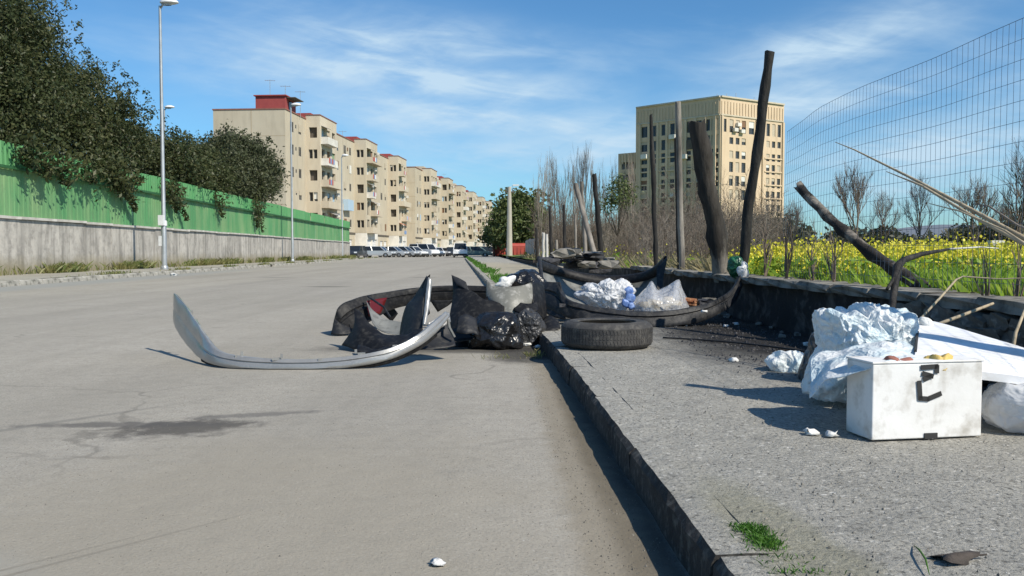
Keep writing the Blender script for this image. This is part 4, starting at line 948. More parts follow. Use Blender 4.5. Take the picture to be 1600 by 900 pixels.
# far hedges and bushes along the field edge: one mass
pts = []
for (x0, x1, d, ty, n) in ((1225, 1600, 95, 368, 900), (1290, 1420, 75, 360, 500), (1480, 1640, 70, 352, 700), (1000, 1240, 60, 345, 1100), (1180, 1260, 48, 355, 350), (860, 1010, 60, 360, 500)):
    for k in range(n):
        x = ri.uniform(x0, x1); dd = d * ri.uniform(0.92, 1.1); top = P(x, ty + 14 * mnoise.noise(Vector((x * 0.03, d, 0))) + 4, dd).z
        pts.append((P(x, 390, dd).x, dd, FZ + (top - FZ) * ri.random() ** 0.7))
pts = np.array(pts); pts = pts[:, None, :].repeat(7, 1).reshape(-1, 3) + NR.normal(size=(len(pts) * 7, 3)) * 0.28
o = link('far_hedge', quads_mesh('far_hedge', leaves(pts, 0.24), hedge_m)); props(o, 'low brown green hedge mass along the far edge of the field', 'hedge', kind='stuff')

# ---------------------------------------------------------------- meadow
def blades(n, y0, y1, xr, z0, hmin, hmax, wid, lean=0.35, powr=1.0, dens=None):
    u = NR.uniform(0, 1, n); y = y0 * (y1 / y0) ** (u ** powr)
    lo, hi = xr(y); x = lo + (hi - lo) * NR.uniform(0, 1, n)
    if dens is not None:
        k = NR.uniform(0, 1, n) < dens(x, y); x, y = x[k], y[k]; n = len(x)
    h = NR.uniform(hmin, hmax, n) * (0.75 + 0.5 * NR.uniform(0, 1, n)); w = wid * (0.5 + y / 9.0) * NR.uniform(0.6, 1.4, n)
    a = NR.uniform(0, 6.283, n); dx, dy = np.cos(a) * w, np.sin(a) * w; lx, ly = NR.normal(size=n) * lean * h, NR.normal(size=n) * lean * h
    z = np.full(n, z0) if np.isscalar(z0) else z0(x, y)
    base = np.stack([x, y, z - 0.02], 1); mid = base + np.stack([lx * .4, ly * .4, h * .6], 1); tip = base + np.stack([lx, ly, h], 1); ww = np.stack([dx, dy, 0 * x], 1)
    return np.stack([base - ww * .5, base + ww * .5, mid + ww, tip], 1), tip
wedge = lambda y: (wx(y) + 0.30, np.maximum(0.72 * y, wx(y) + 1.5))
def gdens(x, y):      # thick green to the right, thin under the thicket
    f = x / y; return np.clip((f - 0.262) / 0.03, 0.03, 1.0)
V1, _ = blades(130000, 3.0, 45, wedge, FZ, 0.12, 0.28, 0.0036, dens=gdens, powr=0.85)
o = link('meadow_grass', quads_mesh('meadow_grass', V1, grass_m)); props(o, 'lush green grass and leaves on the field behind the low wall', 'grass', kind='stuff')
V2, tips = blades(22000, 6.5, 75, wedge, FZ, 0.27, 0.40, 0.004, 0.2, dens=lambda x, y: gdens(x, y) * np.clip(0.45 + 0.9 * np.sin(x * 0.9 + 1.3 * np.sin(y * .6)), 0.2, 1), powr=0.8)
fl = []
for k in range(7):
    c = tips + NR.normal(size=tips.shape) * np.array([.045, .045, .05]) * (0.6 + tips[:, 1:2] / 18)
    fl.append(leaves(c, 0.0105 * (0.55 + np.clip(tips[:, 1:2], 0, 40) / 9), 0.8))
o = link('yellow_flowers', quads_mesh('yellow_flowers', np.concatenate(fl), flower_m)); props(o, 'yellow rape flowers scattered over the green field', 'flowers', kind='stuff')
sl = [V2]
for k in range(4):
    sl.append(leaves(tips * np.array([1, 1, 0]) + np.array([0, 0, FZ]) + np.stack([NR.normal(size=len(tips)) * .05, NR.normal(size=len(tips)) * .05, NR.uniform(0.1, 0.34, len(tips))], 1), 0.03 * (0.6 + np.clip(tips[:, 1:2], 0, 40) / 9), 0.4))
o = link('flower_stalks', quads_mesh('flower_stalks', np.concatenate(sl), grass_m)); props(o, 'leafy green stalks under the yellow flowers', 'flower stalks', kind='stuff')
V3, _ = blades(16000, 10.2, 60, lambda y: (wx(y) + 0.3, 0.26 * y), FZ, 0.12, 0.32, 0.0035, 0.5)
o = link('dry_undergrowth', quads_mesh('dry_undergrowth', V3, dry_m)); props(o, 'dry brown grass under the bare thicket', 'dry grass', kind='stuff')
V4, _ = blades(9000, 11.0, 40, lambda y: (wx(y) + 0.3, 0.25 * y), FZ, 0.10, 0.26, 0.0026, 0.5, dens=lambda x, y: (np.sin(x * 2.1 + y) > 0.3) * 1.0)
o = link('thicket_weeds', quads_mesh('thicket_weeds', V4, grass_m)); props(o, 'patches of green weeds in the dry thicket', 'weeds', kind='stuff')
# verge weeds: foot of the concrete wall, kerbs
def strip_blades(n, y0, y1, fx_, spread, z, hmin, hmax, wid, dens):
    return blades(n, y0, y1, lambda y: (fx_(y) - spread, fx_(y) + spread), z, hmin, hmax, wid, 0.5, dens=dens)[0]
V = np.concatenate([strip_blades(14000, 20, 88, lambda y: lw(y) + 0.22, 0.2, LZ, 0.10, 0.34, 0.006, lambda x, y: np.clip(0.25 + 1.2 * np.sin(y * 0.8 + 2 * np.sin(y * .23)), 0.05, 1)),
                    strip_blades(5000, 20, 88, lambda y: lk(y) - 0.1, 0.12, LZ, 0.04, 0.14, 0.005, lambda x, y: np.clip(np.sin(y * 1.1) - 0.2, 0.02, 1))])
o = link('wall_foot_weeds', quads_mesh('wall_foot_weeds', V, weed_m)); props(o, 'yellowed weeds along the foot of the concrete wall', 'weeds', kind='stuff')
V = np.concatenate([strip_blades(9000, 9, 95, lambda y: np.interp(y, KY, KX) + 0.32, 0.18, PZ, 0.04, 0.16, 0.006, lambda x, y: np.clip(0.2 + np.sin(y * 0.7 + 1), 0.05, 1) * np.clip((y - 9) / 6, 0, 1))])
o = link('kerb_weeds', quads_mesh('kerb_weeds', V, moss_m)); props(o, 'green weeds growing along the right kerb toward the parked cars', 'weeds', kind='stuff')
def tuft_field(name, label, m, spots, hmin, hmax, wid, z=PZ):
    out = []
    for (c, rx, ry, n) in spots:
        p = np.stack([NR.normal(size=n) * rx + c.x, NR.normal(size=n) * ry + c.y, np.full(n, z)], 1); h = NR.uniform(hmin, hmax, n); a = NR.uniform(0, 6.28, n)
        w = np.stack([np.cos(a), np.sin(a), 0 * a], 1) * wid; t = p + np.stack([NR.normal(size=n) * h * .7, NR.normal(size=n) * h * .7, h], 1); mid = (p + t) / 2 + np.stack([0 * h, 0 * h, h * .15], 1)
        out.append(np.stack([p - w * .5, p + w * .5, mid + w, t], 1))
    o = link(name, quads_mesh(name, np.concatenate(out), m)); return props(o, label, 'grass', kind='stuff')
tuft_field('kerb_grass', 'bright green grass tufts in cracks of the near pavement', moss_m, [(G(1180, 834, PZ), .016, .03, 520), (G(1196, 850, PZ), .017, .022, 520), (G(1165, 826, PZ), .02, .015, 200), (G(1240, 895, PZ), .03, .012, 60), (G(1215, 872, PZ), .04, .03, 50)], 0.004, 0.015, 0.0022)
tuft_field('pavement_weeds', 'dry weeds in cracks of the pavement by the tyre', weed_m, [(G(835, 556, 0.0), .05, .10, 110), (G(1010, 566, PZ), .1, .06, 40), (G(780, 560), .08, .05, 50), (G(1290, 870, PZ), .12, .1, 60)], 0.012, 0.045, 0.0025, 0.0)
# loose grit on road and pavement: uncountable
def grit(n, xr, y0, y1, zf, smin, smax, m, name, label):
    y = y0 * (y1 / y0) ** NR.uniform(0, 1, n); x = xr[0](y) + (xr[1](y) - xr[0](y)) * NR.uniform(0, 1, n); s = NR.uniform(smin, smax, n) ** 1.0 * (NR.uniform(0.4, 1, n))
    T = np.array([[1, 0, -.3], [-.5, .87, -.3], [-.5, -.87, -.3], [0, 0, .75]]); fs = np.array([[0, 1, 3], [1, 2, 3], [2, 0, 3]])
    v = T[None] * s[:, None, None] * NR.uniform(0.6, 1.4, (n, 4, 3)); a = NR.uniform(0, 6.28, n); ca, sa = np.cos(a)[:, None], np.sin(a)[:, None]
    v = np.stack([v[..., 0] * ca - v[..., 1] * sa, v[..., 0] * sa + v[..., 1] * ca, v[..., 2]], -1) + np.stack([x, y, np.full(n, zf)], 1)[:, None, :]
    me = bpy.data.meshes.new(name); me.from_pydata(v.reshape(-1, 3).tolist(), [], (fs[None] + 4 * np.arange(n)[:, None, None]).reshape(-1, 3).tolist()); me.materials.append(m)
    o = link(name, me); return props(o, label, 'grit', kind='stuff')
grit(5200, (lambda y: kx(1.5) - 2.4 + 0 * y, lambda y: np.interp(y, KY, KX) - 0.02), 1.2, 9, 0.0, 0.0015, 0.005, rubble_m, 'road_grit', 'fine loose grit on the road near the kerb')
grit(5200, (lambda y: np.interp(y, KY, KX) + 0.16, lambda y: 2.45 - .04 * y), 1.2, 10, PZ + .004, 0.0015, 0.006, rubble_m, 'pavement_grit', 'fine loose grit and crumbs on the right pavement')

grit(1500, (lambda y: 1.2 + 0 * y, lambda y: 2.42 - .04 * y), 4.4, 9.5, PZ + .006, 0.003, 0.018, burnt_scrap, 'ash', 'black ash crumbs spread on the pavement below the sooty wall')
grit(3000, (lambda y: np.interp(y, KY, KX) - 0.22, lambda y: np.interp(y, KY, KX) - 0.01), 1.3, 9, 0.0, 0.0015, 0.006, stone_m, 'gutter_dirt', 'dark dirt crumbs in the gutter along the kerb')
# ------------------------------------------------------------------ street end: cars, pole, containers, far fence
def car_meshes(L, Wd, H, style, pm):
    hw = Wd / 2; wb = L * 0.61; r = 0.31; y0, y1 = -L / 2, L / 2; fa, ra = -wb / 2 - 0.02, wb / 2
    belt = H * 0.60; sill = 0.22
    def arch(c): return [(c - r * 1.18 * math.cos(q), sill + 0.02 + r * 1.12 * math.sin(q)) for q in [math.pi * k / 6 for k in range(7)]]
    lo = [(y0 + 0.03, sill + 0.05)] + arch(fa) + arch(ra) + [(y1 - 0.03, sill + 0.05)]
    up = [(y1, 0.55), (y1 - 0.03, belt - 0.05), (y1 - (0.10 if style != 'saloon' else 0.75), belt), (y0 + 0.95, belt), (y0 + 0.15, belt - 0.14), (y0, belt - 0.28), (y0 - 0.02, 0.45)]
    prof = lo + up; k = len(prof); b = MB(); vs = [(-hw * (0.97 if z < .4 else 1.0), y, z) for y, z in prof] + [(hw * (0.97 if z < .4 else 1.0), y, z) for y, z in prof]
    b.add(vs, [tuple(range(k)), tuple(range(2 * k - 1, k - 1, -1))] + [(i, i + k, (i + 1) % k + k, (i + 1) % k) for i in range(k)])
    body = b.mesh('body', pm)
    g = MB(); rear = {'hatch': (0.10, 0.42), 'wagon': (0.06, 0.28), 'saloon': (0.72, 1.25), 'van': (0.04, 0.12)}[style]
    gf = (y0 + 0.92, y0 + 1.62) if style != 'van' else (y0 + 0.55, y0 + 1.05)
    def fr(ins, zz, ya, yb): return [(-hw + ins, ya, zz), (hw - ins, ya, zz), (hw - ins, yb, zz), (-hw + ins, yb, zz)]
    lo4, hi4 = fr(0.05, belt - 0.01, gf[0], y1 - rear[0]), fr(0.2, H - 0.05, gf[1], y1 - rear[1])
    g.add(lo4 + hi4, [(0, 1, 5, 4), (1, 2, 6, 5), (2, 3, 7, 6), (3, 0, 4, 7), (4, 5, 6, 7)]); glass = g.mesh('windows', car_glass)
    p = MB(); rf = fr(0.19, H - 0.06, gf[1] - 0.02, y1 - rear[1] + 0.02)
    p.box((0, (gf[1] + y1 - rear[1]) / 2, H - 0.03), (Wd - 0.4, y1 - rear[1] - gf[1] + 0.06, 0.06))
    for i in range(4):
        a, c = Vector(lo4[i]), Vector(hi4[i]); o = Vector((0.012 if a.x > 0 else -0.012, 0, 0)); p.tube([a + o, c + o], 0.045, 5)
    for s in (-1, 1):
        a = Vector((s * (hw - 0.04), (lo4[0][1] + lo4[2][1]) / 2 + 0.05, belt)); c = Vector((s * (hw - 0.19), (hi4[0][1] + hi4[2][1]) / 2 + 0.05, H - 0.04)); p.tube([a, c], 0.05, 5)
    roof = p.mesh('roof', pm)
    w = MB(); w.lathe([(0.17, -0.10), (r - 0.03, -0.10), (r, -0.06), (r, 0.06), (r - 0.03, 0.10), (0.17, 0.10)], 16, 'X'); ty = w.mesh('wheel', rubber)
    w = MB(); w.lathe([(0.0, 0.085), (0.18, 0.07), (0.19, 0.0), (0.18, -0.07), (0.0, -0.085)], 12, 'X'); rm = w.mesh('rim', rim_m)
    hl = MB(); hl.box((0, 0, 0), (0.34, 0.08, 0.16)); hlm = hl.mesh('headlight', lens_w); tl = MB(); tl.box((0, 0, 0), (0.2, 0.07, 0.26)); tlm = tl.mesh('tail_light', lens_red)
    bp = MB(); bp.box((0, y0 - 0.03, 0.40), (Wd - 0.1, 0.12, 0.20)); bp.box((0, y1 + 0.02, 0.42), (Wd - 0.1, 0.12, 0.20)); bpm = bp.mesh('bumper', plast_dgrey)
    return dict(body=body, glass=glass, roof=roof, tyre=ty, rim=rm, hl=hlm, tl=tlm, bp=bpm, hw=hw, fa=fa, ra=ra, y0=y0, y1=y1, belt=belt, r=r)
CM = {}
def car(label, px, d, yaw, style, col, z=0.0):
    if (style, col) not in CM:
        L, Wd, H = {'hatch': (3.9, 1.66, 1.46), 'wagon': (4.4, 1.7, 1.45), 'saloon': (4.3, 1.7, 1.42), 'van': (4.4, 1.75, 1.85)}[style]; CM[(style, col)] = car_meshes(L, Wd, H, style, car_paints[col])
    m = CM[(style, col)]; p = P(px, 398, d)
    t = thing('parked_car', label, 'car', (p.x, p.y, z), math.radians(yaw), 'cars parked at the end of the street')
    link('body', m['body'], t); link('windows', m['glass'], t); link('roof', m['roof'], t); link('bumper', m['bp'], t)
    for y in (m['fa'], m['ra']):
        for s in (-1, 1):
            w = link('wheel', m['tyre'], t, (s * (m['hw'] - 0.11), y, m['r'])); link('rim', m['rim'], w)
    for s in (-1, 1):
        link('headlight', m['hl'], t, (s * (m['hw'] - 0.24), m['y0'] + 0.02, m['belt'] - 0.22)); link('tail_light', m['tl'], t, (s * (m['hw'] - 0.13), m['y1'] - 0.01, m['belt'] - 0.18))
car('dark small car just past the end of the green fence', 556, 104, -8, 'hatch', 'dark', 0)
car('silver estate car leftmost of the row parked below the apartment blocks', 590, 112, 80, 'wagon', 'silver')
car('silver saloon car second in the row below the apartment blocks', 612, 114, 76, 'saloon', 'silver')
car('silver hatchback third in the row below the apartment blocks', 631, 117, 72, 'hatch', 'silver')
car('white hatchback beside the tall white van in the parked row', 646, 119, 60, 'hatch', 'white')
car('tall white van with dark windows in the middle of the parked row', 662, 121, 55, 'van', 'white')
car('blue grey car tucked behind the white van', 673, 126, 60, 'hatch', 'blue')
car('small white car seen end on right of the white van', 683, 138, 20, 'hatch', 'white')
car('white saloon car parked before the white garage doors', 695, 146, 70, 'saloon', 'white')
car('dark hatchback between the white saloon and the white fronted car', 706, 134, 10, 'hatch', 'dark')
car('white car facing the camera with black windscreen at the right kerb', 719, 108, 4, 'van', 'white')
car('pale grey green estate car side on across the street end', 743, 114, 86, 'wagon', 'teal')
car('black estate car side on below the green bush', 771, 117, 92, 'wagon', 'black')
# concrete pole
q = G(796, 404, PZ); q = P(796, 402, 82)
t = thing('concrete_pole', 'pale square concrete pole standing at the far end of the pavement', 'pole', (q.x, q.y, PZ - .05))
m = MB(); m.tube([(0, 0, 0), (0, 0, 5.6), (0, 0, 6.9)], [0.30, 0.20, 0.15], 8); link('pole', m.mesh('pole', mat('pole_concrete', (0.46, 0.42, 0.35), (0.38, 0.35, 0.29), 0.8, 0.9)), t)
m = MB(); m.tube([(0, 0, 6.7), (0.3, 0, 7.0), (0.75, 0, 7.05)], 0.04, 6); m.box((0.62, 0, 7.05), (0.6, 0.2, 0.14)); link('lamp_head', m.mesh('lamp_head', lampw), t)
m = MB(); m.box((0, 0, 6.4), (0.9, 0.12, 0.12)); m.box((-.3, 0, 6.6), (0.08, 0.08, 0.3)); m.box((.3, 0, 6.6), (0.08, 0.08, 0.3)); link('cross_arm', m.mesh('cross_arm', darkin), t)
# red containers
for (x, d, w, h, label) in ((780, 112, 1.7, 1.55, 'red roadside waste container left of the concrete pole'), (808, 100, 2.4, 1.35, 'wide red waste container right of the concrete pole')):
    p = P(x, 390, d); t = thing('waste_container', label, 'container', (p.x, p.y, 0.0 if x < 790 else .06), 0.1)
    m = MB(); m.add([(-w * .44, -.6, .15), (w * .44, -.6, .15), (w * .44, .6, .15), (-w * .44, .6, .15), (-w / 2, -.7, h), (w / 2, -.7, h), (w / 2, .7, h), (-w / 2, .7, h)], [(0, 1, 5, 4), (1, 2, 6, 5), (2, 3, 7, 6), (3, 0, 4, 7), (0, 3, 2, 1)])
    for k in range(5): m.box((-w * .36 + w * .18 * k, -.68, h * .55), (.08, .08, h * .75))
    link('bin', m.mesh('bin', red_metal), t)
    m = MB(); m.lathe([(0.0, -w / 2), (.72, -w / 2), (.72, w / 2), (0, w / 2)], 12, 'X', (0, 0, 0)); m.v = [(x_, y_, max(z_ * .45, 0) + h + .01) for x_, y_, z_ in m.v]; link('lid', m.mesh('lid', red_metal), t)
    for sx_ in (-1, 1):
        for sy_ in (-1, 1):
            m = MB(); m.lathe([(0, -.05), (.1, -.05), (.1, .05), (0, .05)], 8, 'X', (sx_ * w * .4, sy_ * .5, .1)); link('wheel', m.mesh('wheel', rubber), t)
# grey sheet screen and pale pickets far along the wall
t = thing('sheet_screen', 'grey corrugated sheet screen beyond the pale pickets', 'fence', P(832, 400, 66))
x0 = P(821, 392, 74); x1 = P(843, 392, 52); k = 9
for i in range(k):
    a = x0.lerp(x1, i / k); b_ = x0.lerp(x1, (i + .96) / k); h = 1.55 + 0.1 * ri.random()
    m = MB(); mid = (a + b_) / 2; m.box((mid.x, mid.y, .1 + h / 2), (0.03, (b_ - a).length, h), math.atan2(-(b_.x - a.x), b_.y - a.y)); m.build('sheet', mat('grey_sheet_%d' % i, (0.36, 0.37, 0.38), (0.25, 0.255, 0.26), .9, .7) if i == 0 else MATS['grey_sheet_0'], t)
p = P(1555, 398, 17); m = MB(); m.box((0, 0, .28), (.22, .18, .56)); m.box((0, 0, .59), (.25, .21, .06)); m.v = [(a + p.x, b_ + p.y, c + FZ) for a, b_, c in m.v]
solo('white_stump', m, white_p, 'small white block standing among the yellow flowers at the right', 'block')
p = P(1468, 392, 70); m = MB(); m.box((0, 0, 1.05), (6.4, .06, .12)); m.box((0.4, 0, .75), (5.4, .05, .10))
for k in range(5): m.box((-3 + 1.5 * k, .05, .5), (.1, .06, 1.1))
m.v = [(a + p.x, b_ + p.y, c + FZ - .25) for a, b_, c in m.v]; solo('white_rail_fence', m, white_p, 'low white rail far across the yellow field', 'fence')
# ------------------------------------------------------------------ low wall on the right, burnt posts, wire fence
WT = 0.52                                        # top of the wall
t = thing('low_wall', 'low soot blackened wall between the pavement and the yellow field', 'wall', (wx(5), 5, PZ)); LWALL = t
m = MB(); vs = []; fs = []; ysw = [1.2 + 0.09 * i for i in range(160)] + [15.6 + 0.6 * i for i in range(85)]; nz = 7
for y in ysw:
    for k in range(nz + 1):
        z = PZ - 0.03 + (WT - 0.045 - PZ + 0.03) * k / nz
        far = max(0, (y - 14)) * 0.006
        vs.append((wx(y) + 0.02 + 0.022 * mnoise.noise(Vector((y * 3.1, z * 6, 0.2))) + 0.02 * mnoise.noise(Vector((y * 0.7, z * 2, 5.2))), y, z - (min(far, .2) * k / nz)))
w_ = nz + 1
for i in range(len(ysw) - 1):
    for k in range(nz): fs.append((i * w_ + k, i * w_ + k + 1, (i + 1) * w_ + k + 1, (i + 1) * w_ + k))
m.add(vs, fs); b0 = len(m.v)
for y in ysw: m.v += [(wx(y) + 0.28, y, WT - 0.05 - min(max(0, (y - 14)) * .006, .2)), (wx(y) + 0.28, y, PZ - .03)]
for i in range(len(ysw) - 1):
    m.f.append((i * w_ + nz, b0 + 2 * i, b0 + 2 * i + 2, (i + 1) * w_ + nz)); m.f.append((b0 + 2 * i, b0 + 2 * i + 1, b0 + 2 * i + 3, b0 + 2 * i + 2)); m.m += [0, 0]
m.build('wall_body', soot_wall, t, True, 0.8)
def rough_block(sx_, sy_, sz_, seed, amp=0.18):
    rr = random.Random(seed); b = bmesh.new(); bmesh.ops.create_cube(b, size=1.0); bmesh.ops.subdivide_edges(b, edges=b.edges[:], cuts=1, use_grid_fill=True)
    for v in b.verts:
        v.co += Vector((rr.uniform(-1, 1), rr.uniform(-1, 1), rr.uniform(-1, 1))) * amp * 0.5
        v.co = v.co.normalized().lerp(v.co, 0.6) * 0.9 if v.co.length > 0.6 else v.co
        v.co.x *= sx_; v.co.y *= sy_; v.co.z *= sz_
    o = MB(); o.v = [tuple(v.co) for v in b.verts]; b.verts.index_update(); o.f = [tuple(v.index for v in f.verts) for f in b.faces]; o.m = [0] * len(o.f); b.free(); return o
capm = [rough_block(0.34, 0.62, 0.06, 60 + i, 0.10).mesh('coping_stone', cap_m) for i in range(5)]
y = 1.5; i = 0
while y < 14:
    link('coping_stone', capm[i % 5], t, Vector((wx(y) + 0.13 + ri.uniform(-.012, .012), y, WT - 0.022 + ri.uniform(-.006, .006))) - ORG[t.name], (ri.uniform(-.02, .02), ri.uniform(-.02, .02), 0.04 + ri.uniform(-.03, .03))); y += 0.60; i += 1
stm = [rough_block(0.10, 0.13, 0.09, 70 + i, 0.3).mesh('stone', stone_m) for i in range(7)]
for row in range(4):
    y = 2.0 + 0.05 * (row % 2)
    while y < (5.0 - 0.25 * ((row * 7) % 3)):
        s = ri.uniform(0.75, 1.25)
        o = link('stone', stm[ri.randrange(7)], t, Vector((wx(y) - 0.004 + ri.uniform(-.015, .02), y, PZ + 0.05 + row * 0.088 + ri.uniform(-.01, .01))) - ORG[t.name], (ri.uniform(-.3, .3), ri.uniform(-.2, .2), ri.uniform(-.3, .3))); o.scale = (s, s * ri.uniform(.8, 1.3), s * ri.uniform(.8, 1.1)); y += 0.115 * s + .02

def post(label, base, top, r0, r1, m_, grp='burnt fence posts along the low wall', n=10, lump=0.12, broken=0.05, cat='post', bend=(0, 0, 0), seed=1):
    base, top = Vector(base), Vector(top); k = 14; o = MB(); pts = []; rad = []
    for i in range(k + 1):
        f = i / k; pts.append(base.lerp(top, f) + Vector(bend) * math.sin(math.pi * f) + Vector((mnoise.noise(Vector((f * 4, seed, 0))), mnoise.noise(Vector((f * 4, seed, 7))), 0)) * r0 * 0.35); rad.append((r0 + (r1 - r0) * f) * (1 + lump * mnoise.noise(Vector((f * 9, seed * 3.1, 2)))))
    o.tube(pts, rad, n); L = len(o.v); ax = (top - base).normalized()
    for j, v in enumerate(o.v):
        p = Vector(v); f = (p - base).dot(ax); q = base + ax * f; o.v[j] = tuple(q + (p - q) * (1 + 0.22 * mnoise.noise(p * 14 + Vector((seed, 0, 0)))))
        if j >= L - n: o.v[j] = tuple(Vector(o.v[j]) + ax * broken * mnoise.noise(Vector((j * 1.7, seed, 1))))
    return solo('fence_post', o, m_, label, cat, grp, tuple(base), smooth=True, sharp=0.9)
def pb(px, d, z=WT - .06): p = P(px, 400, d); return (p.x, p.y, z)
post('tallest charred black post leaning right, with the green bag at its foot', pb(1156, 8.35), P(1203, 80, 8.0), .052, .046, char_m, seed=1)
post('thick short burnt post with pale weathered foot, leaning left', pb(1131, 9.0), P(1089, 190, 8.7), .10, .088, half_burnt, seed=2, lump=.2, broken=.12)
post('straight grey weathered post beside the thick burnt one', pb(1066, 10.9), P(1059, 158, 10.7), .040, .036, grey_wood, seed=3)
post('thin black burnt post with a knot, left of the straight grey one', pb(1026, 12.5), P(1017, 180, 12.3), .038, .026, char_m, seed=4, lump=.5)
post('blackened slim post right behind the straight grey one', pb(1062, 11.3), P(1056, 215, 11.1), .034, .022, char_m, seed=5)
post('dark leaning post farther along beside the leaning grey one', pb(941, 18.6), P(928, 272, 18.3), .062, .05, char_m, seed=6)
post('pale grey post leaning strongly left among bare trunks', pb(934, 17.2), P(899, 287, 17.6), .058, .050, grey_wood, seed=7)
post('short grey post with dark tip between two leaning ones', pb(916, 20), P(909, 284, 20), .05, .045, grey_wood, seed=8)
post('upright dark slim post left of the leaning grey one', pb(883, 24), P(881, 320, 24), .05, .04, char_m, seed=9)
post('thin dark post far along the wall above the pickets', pb(862, 30), P(859, 322, 30), .06, .05, char_m, seed=10)
post('left one of the two white pickets far along the wall', pb(849, 30, .3), P(849, 364, 30), .05, .05, pale_wood, 'pale pickets far along the wall', lump=0.02, seed=11)
post('right one of the two white pickets far along the wall', pb(855, 29, .3), P(854, 366, 29), .05, .05, pale_wood, 'pale pickets far along the wall', lump=0.02, seed=12)
post('short grey stake right of the white pickets', pb(871, 27, .3), P(869, 375, 27), .05, .045, grey_wood, seed=13)
post('dark short stake left of the white pickets', pb(839, 31, .2), P(838, 356, 31), .05, .045, char_m, seed=14)
post('slim pale stake rising from the thicket before the young green tree', pb(900, 21, .4), P(899, 335, 21), .03, .025, grey_wood, seed=15)
post('fallen half burnt post lying diagonally across the field edge', (P(1452, 455, 5.3).x, 5.3, P(1452, 455, 5.3).z), P(1247, 290, 6.5), .046, .034, fallen_m, None, seed=16, lump=.25, bend=(-.03, 0, -.04))
post('post of the wire fence beside the white board', (2.55, 2.72, PZ), (2.50, 2.72, 2.05), .05, .045, grey_wood, None, seed=17)

# wire mesh fence
t = thing('wire_fence', 'sagging square mesh wire fence above the right end of the low wall', 'fence', (wx(5) + .1, 5, WT))
def wf(y, z):
    s = max(0.0, (y - 6.7) / 1.2)
    return Vector((wx(y) + 0.12 + 0.02 * mnoise.noise(Vector((y * .9, z * .8, 4))) + 0.04 * s * (z - WT), y + 0.02 * mnoise.noise(Vector((y * 1.3, z * 2, 9))), z - 0.12 * s * (z - WT) - 0.012 * (1 + mnoise.noise(Vector((y * 1.1, 3, 3)))) * (z - WT)))
TOPZ = 1.90; m = MB(); yy = [2.4 + 0.2 * i for i in range(26)]
k = 0; z = TOPZ
while z > 0.56:
    m.tube([wf(y, z) for y in yy], 0.0013 if k else 0.0018, 3, cap=False); z -= 0.10; k += 1
m.build('horizontal_wires', wire_m, t)['kind'] = 'stuff'
m = MB(); y = 2.4
while y < 7.42:
    m.tube([wf(y, .55 + (TOPZ - .55) * q / 6) for q in range(7)], 0.0011, 3, cap=False); y += 0.052
m.build('vertical_wires', wire_m, t)['kind'] = 'stuff'
# canes, sticks and dry stalks
def stalk(name, label, pts, r, m_, cat, n=6, grp=None, side=()):
    o = MB(); o.tube([Vector(p) for p in pts], r, n)
    for s in side: o.tube([Vector(p) for p in s[0]], s[1], 4)
    return solo(name, o, m_, label, cat, grp, tuple(pts[0]), smooth=True)
stalk('dry_cane', 'longest pale dry cane crossing before the wire fence', [P(1650, 396, 3.6), P(1600, 372, 3.75), P(1500, 318, 4.1), P(1420, 276, 4.5), P(1335, 234, 4.9), P(1305, 222, 5.0)], [.012, .011, .009, .007, .004, .002], straw_m, 'cane', grp='dry canes by the wire fence')
stalk('dry_cane', 'pale dry cane lying just under the longest one', [P(1650, 402, 3.55), P(1590, 376, 3.7), P(1520, 338, 3.95), P(1440, 290, 4.3), P(1385, 268, 4.5)], [.010, .009, .008, .006, .002], straw_m, 'cane', grp='dry canes by the wire fence')
stalk('dry_cane', 'short cane curving up from the right edge below the others', [P(1650, 412, 3.5), P(1600, 380, 3.6), P(1570, 360, 3.7), P(1500, 330, 3.9), P(1452, 318, 4.1)], [.007, .006, .005, .004, .002], straw_m, 'cane', grp='dry canes by the wire fence')
stalk('dry_cane', 'thin cane fork near the right edge of the picture', [P(1640, 372, 3.6), P(1590, 352, 3.75), P(1545, 322, 3.9), P(1520, 318, 4.0)], [.006, .005, .004, .002], twig_p, 'cane', grp='dry canes by the wire fence')
stalk('dry_stalk', 'bent straw stalk arching over the low wall beside the white board', [P(1432, 505, 3.9), P(1470, 464, 4.05), P(1494, 437, 4.1), P(1505, 432, 4.1), P(1560, 436, 4.0), P(1610, 434, 3.9)], [.006, .006, .005, .004, .003, .002], straw_m, 'stalk')
stalk('dry_stick', 'tan stick leaning on the stones above the white board', [P(1462, 508, 3.75), P(1500, 494, 3.8), P(1552, 474, 3.85)], [.009, .008, .006], straw_m, 'stick')
stalk('dry_stick', 'short straw stick standing upright at the right end of the board', [P(1582, 548, 3.45), P(1587, 520, 3.5), P(1604, 478, 3.55)], [.008, .007, .005], straw_m, 'stick')
stalk('burnt_branch', 'dark bent branch hooked over the low wall by the blue bag', [P(1392, 500, 4.35), P(1396, 462, 4.5), P(1400, 432, 4.6), P(1403, 416, 4.65), P(1412, 406, 4.7), P(1440, 397, 4.8), P(1490, 388, 4.95)], [.018, .018, .021, .024, .018, .014, .006], char_m, 'branch', 8, side=(([P(1400, 430, 4.6), P(1392, 442, 4.55), P(1386, 452, 4.5)], .010),))
stalk('pale_rod', 'thin pale rod poking out past the dark bent branch', [P(1484, 389, 4.9), P(1532, 386, 5.0), P(1560, 388, 5.1)], [.006, .005, .003], pale_wood, 'rod')
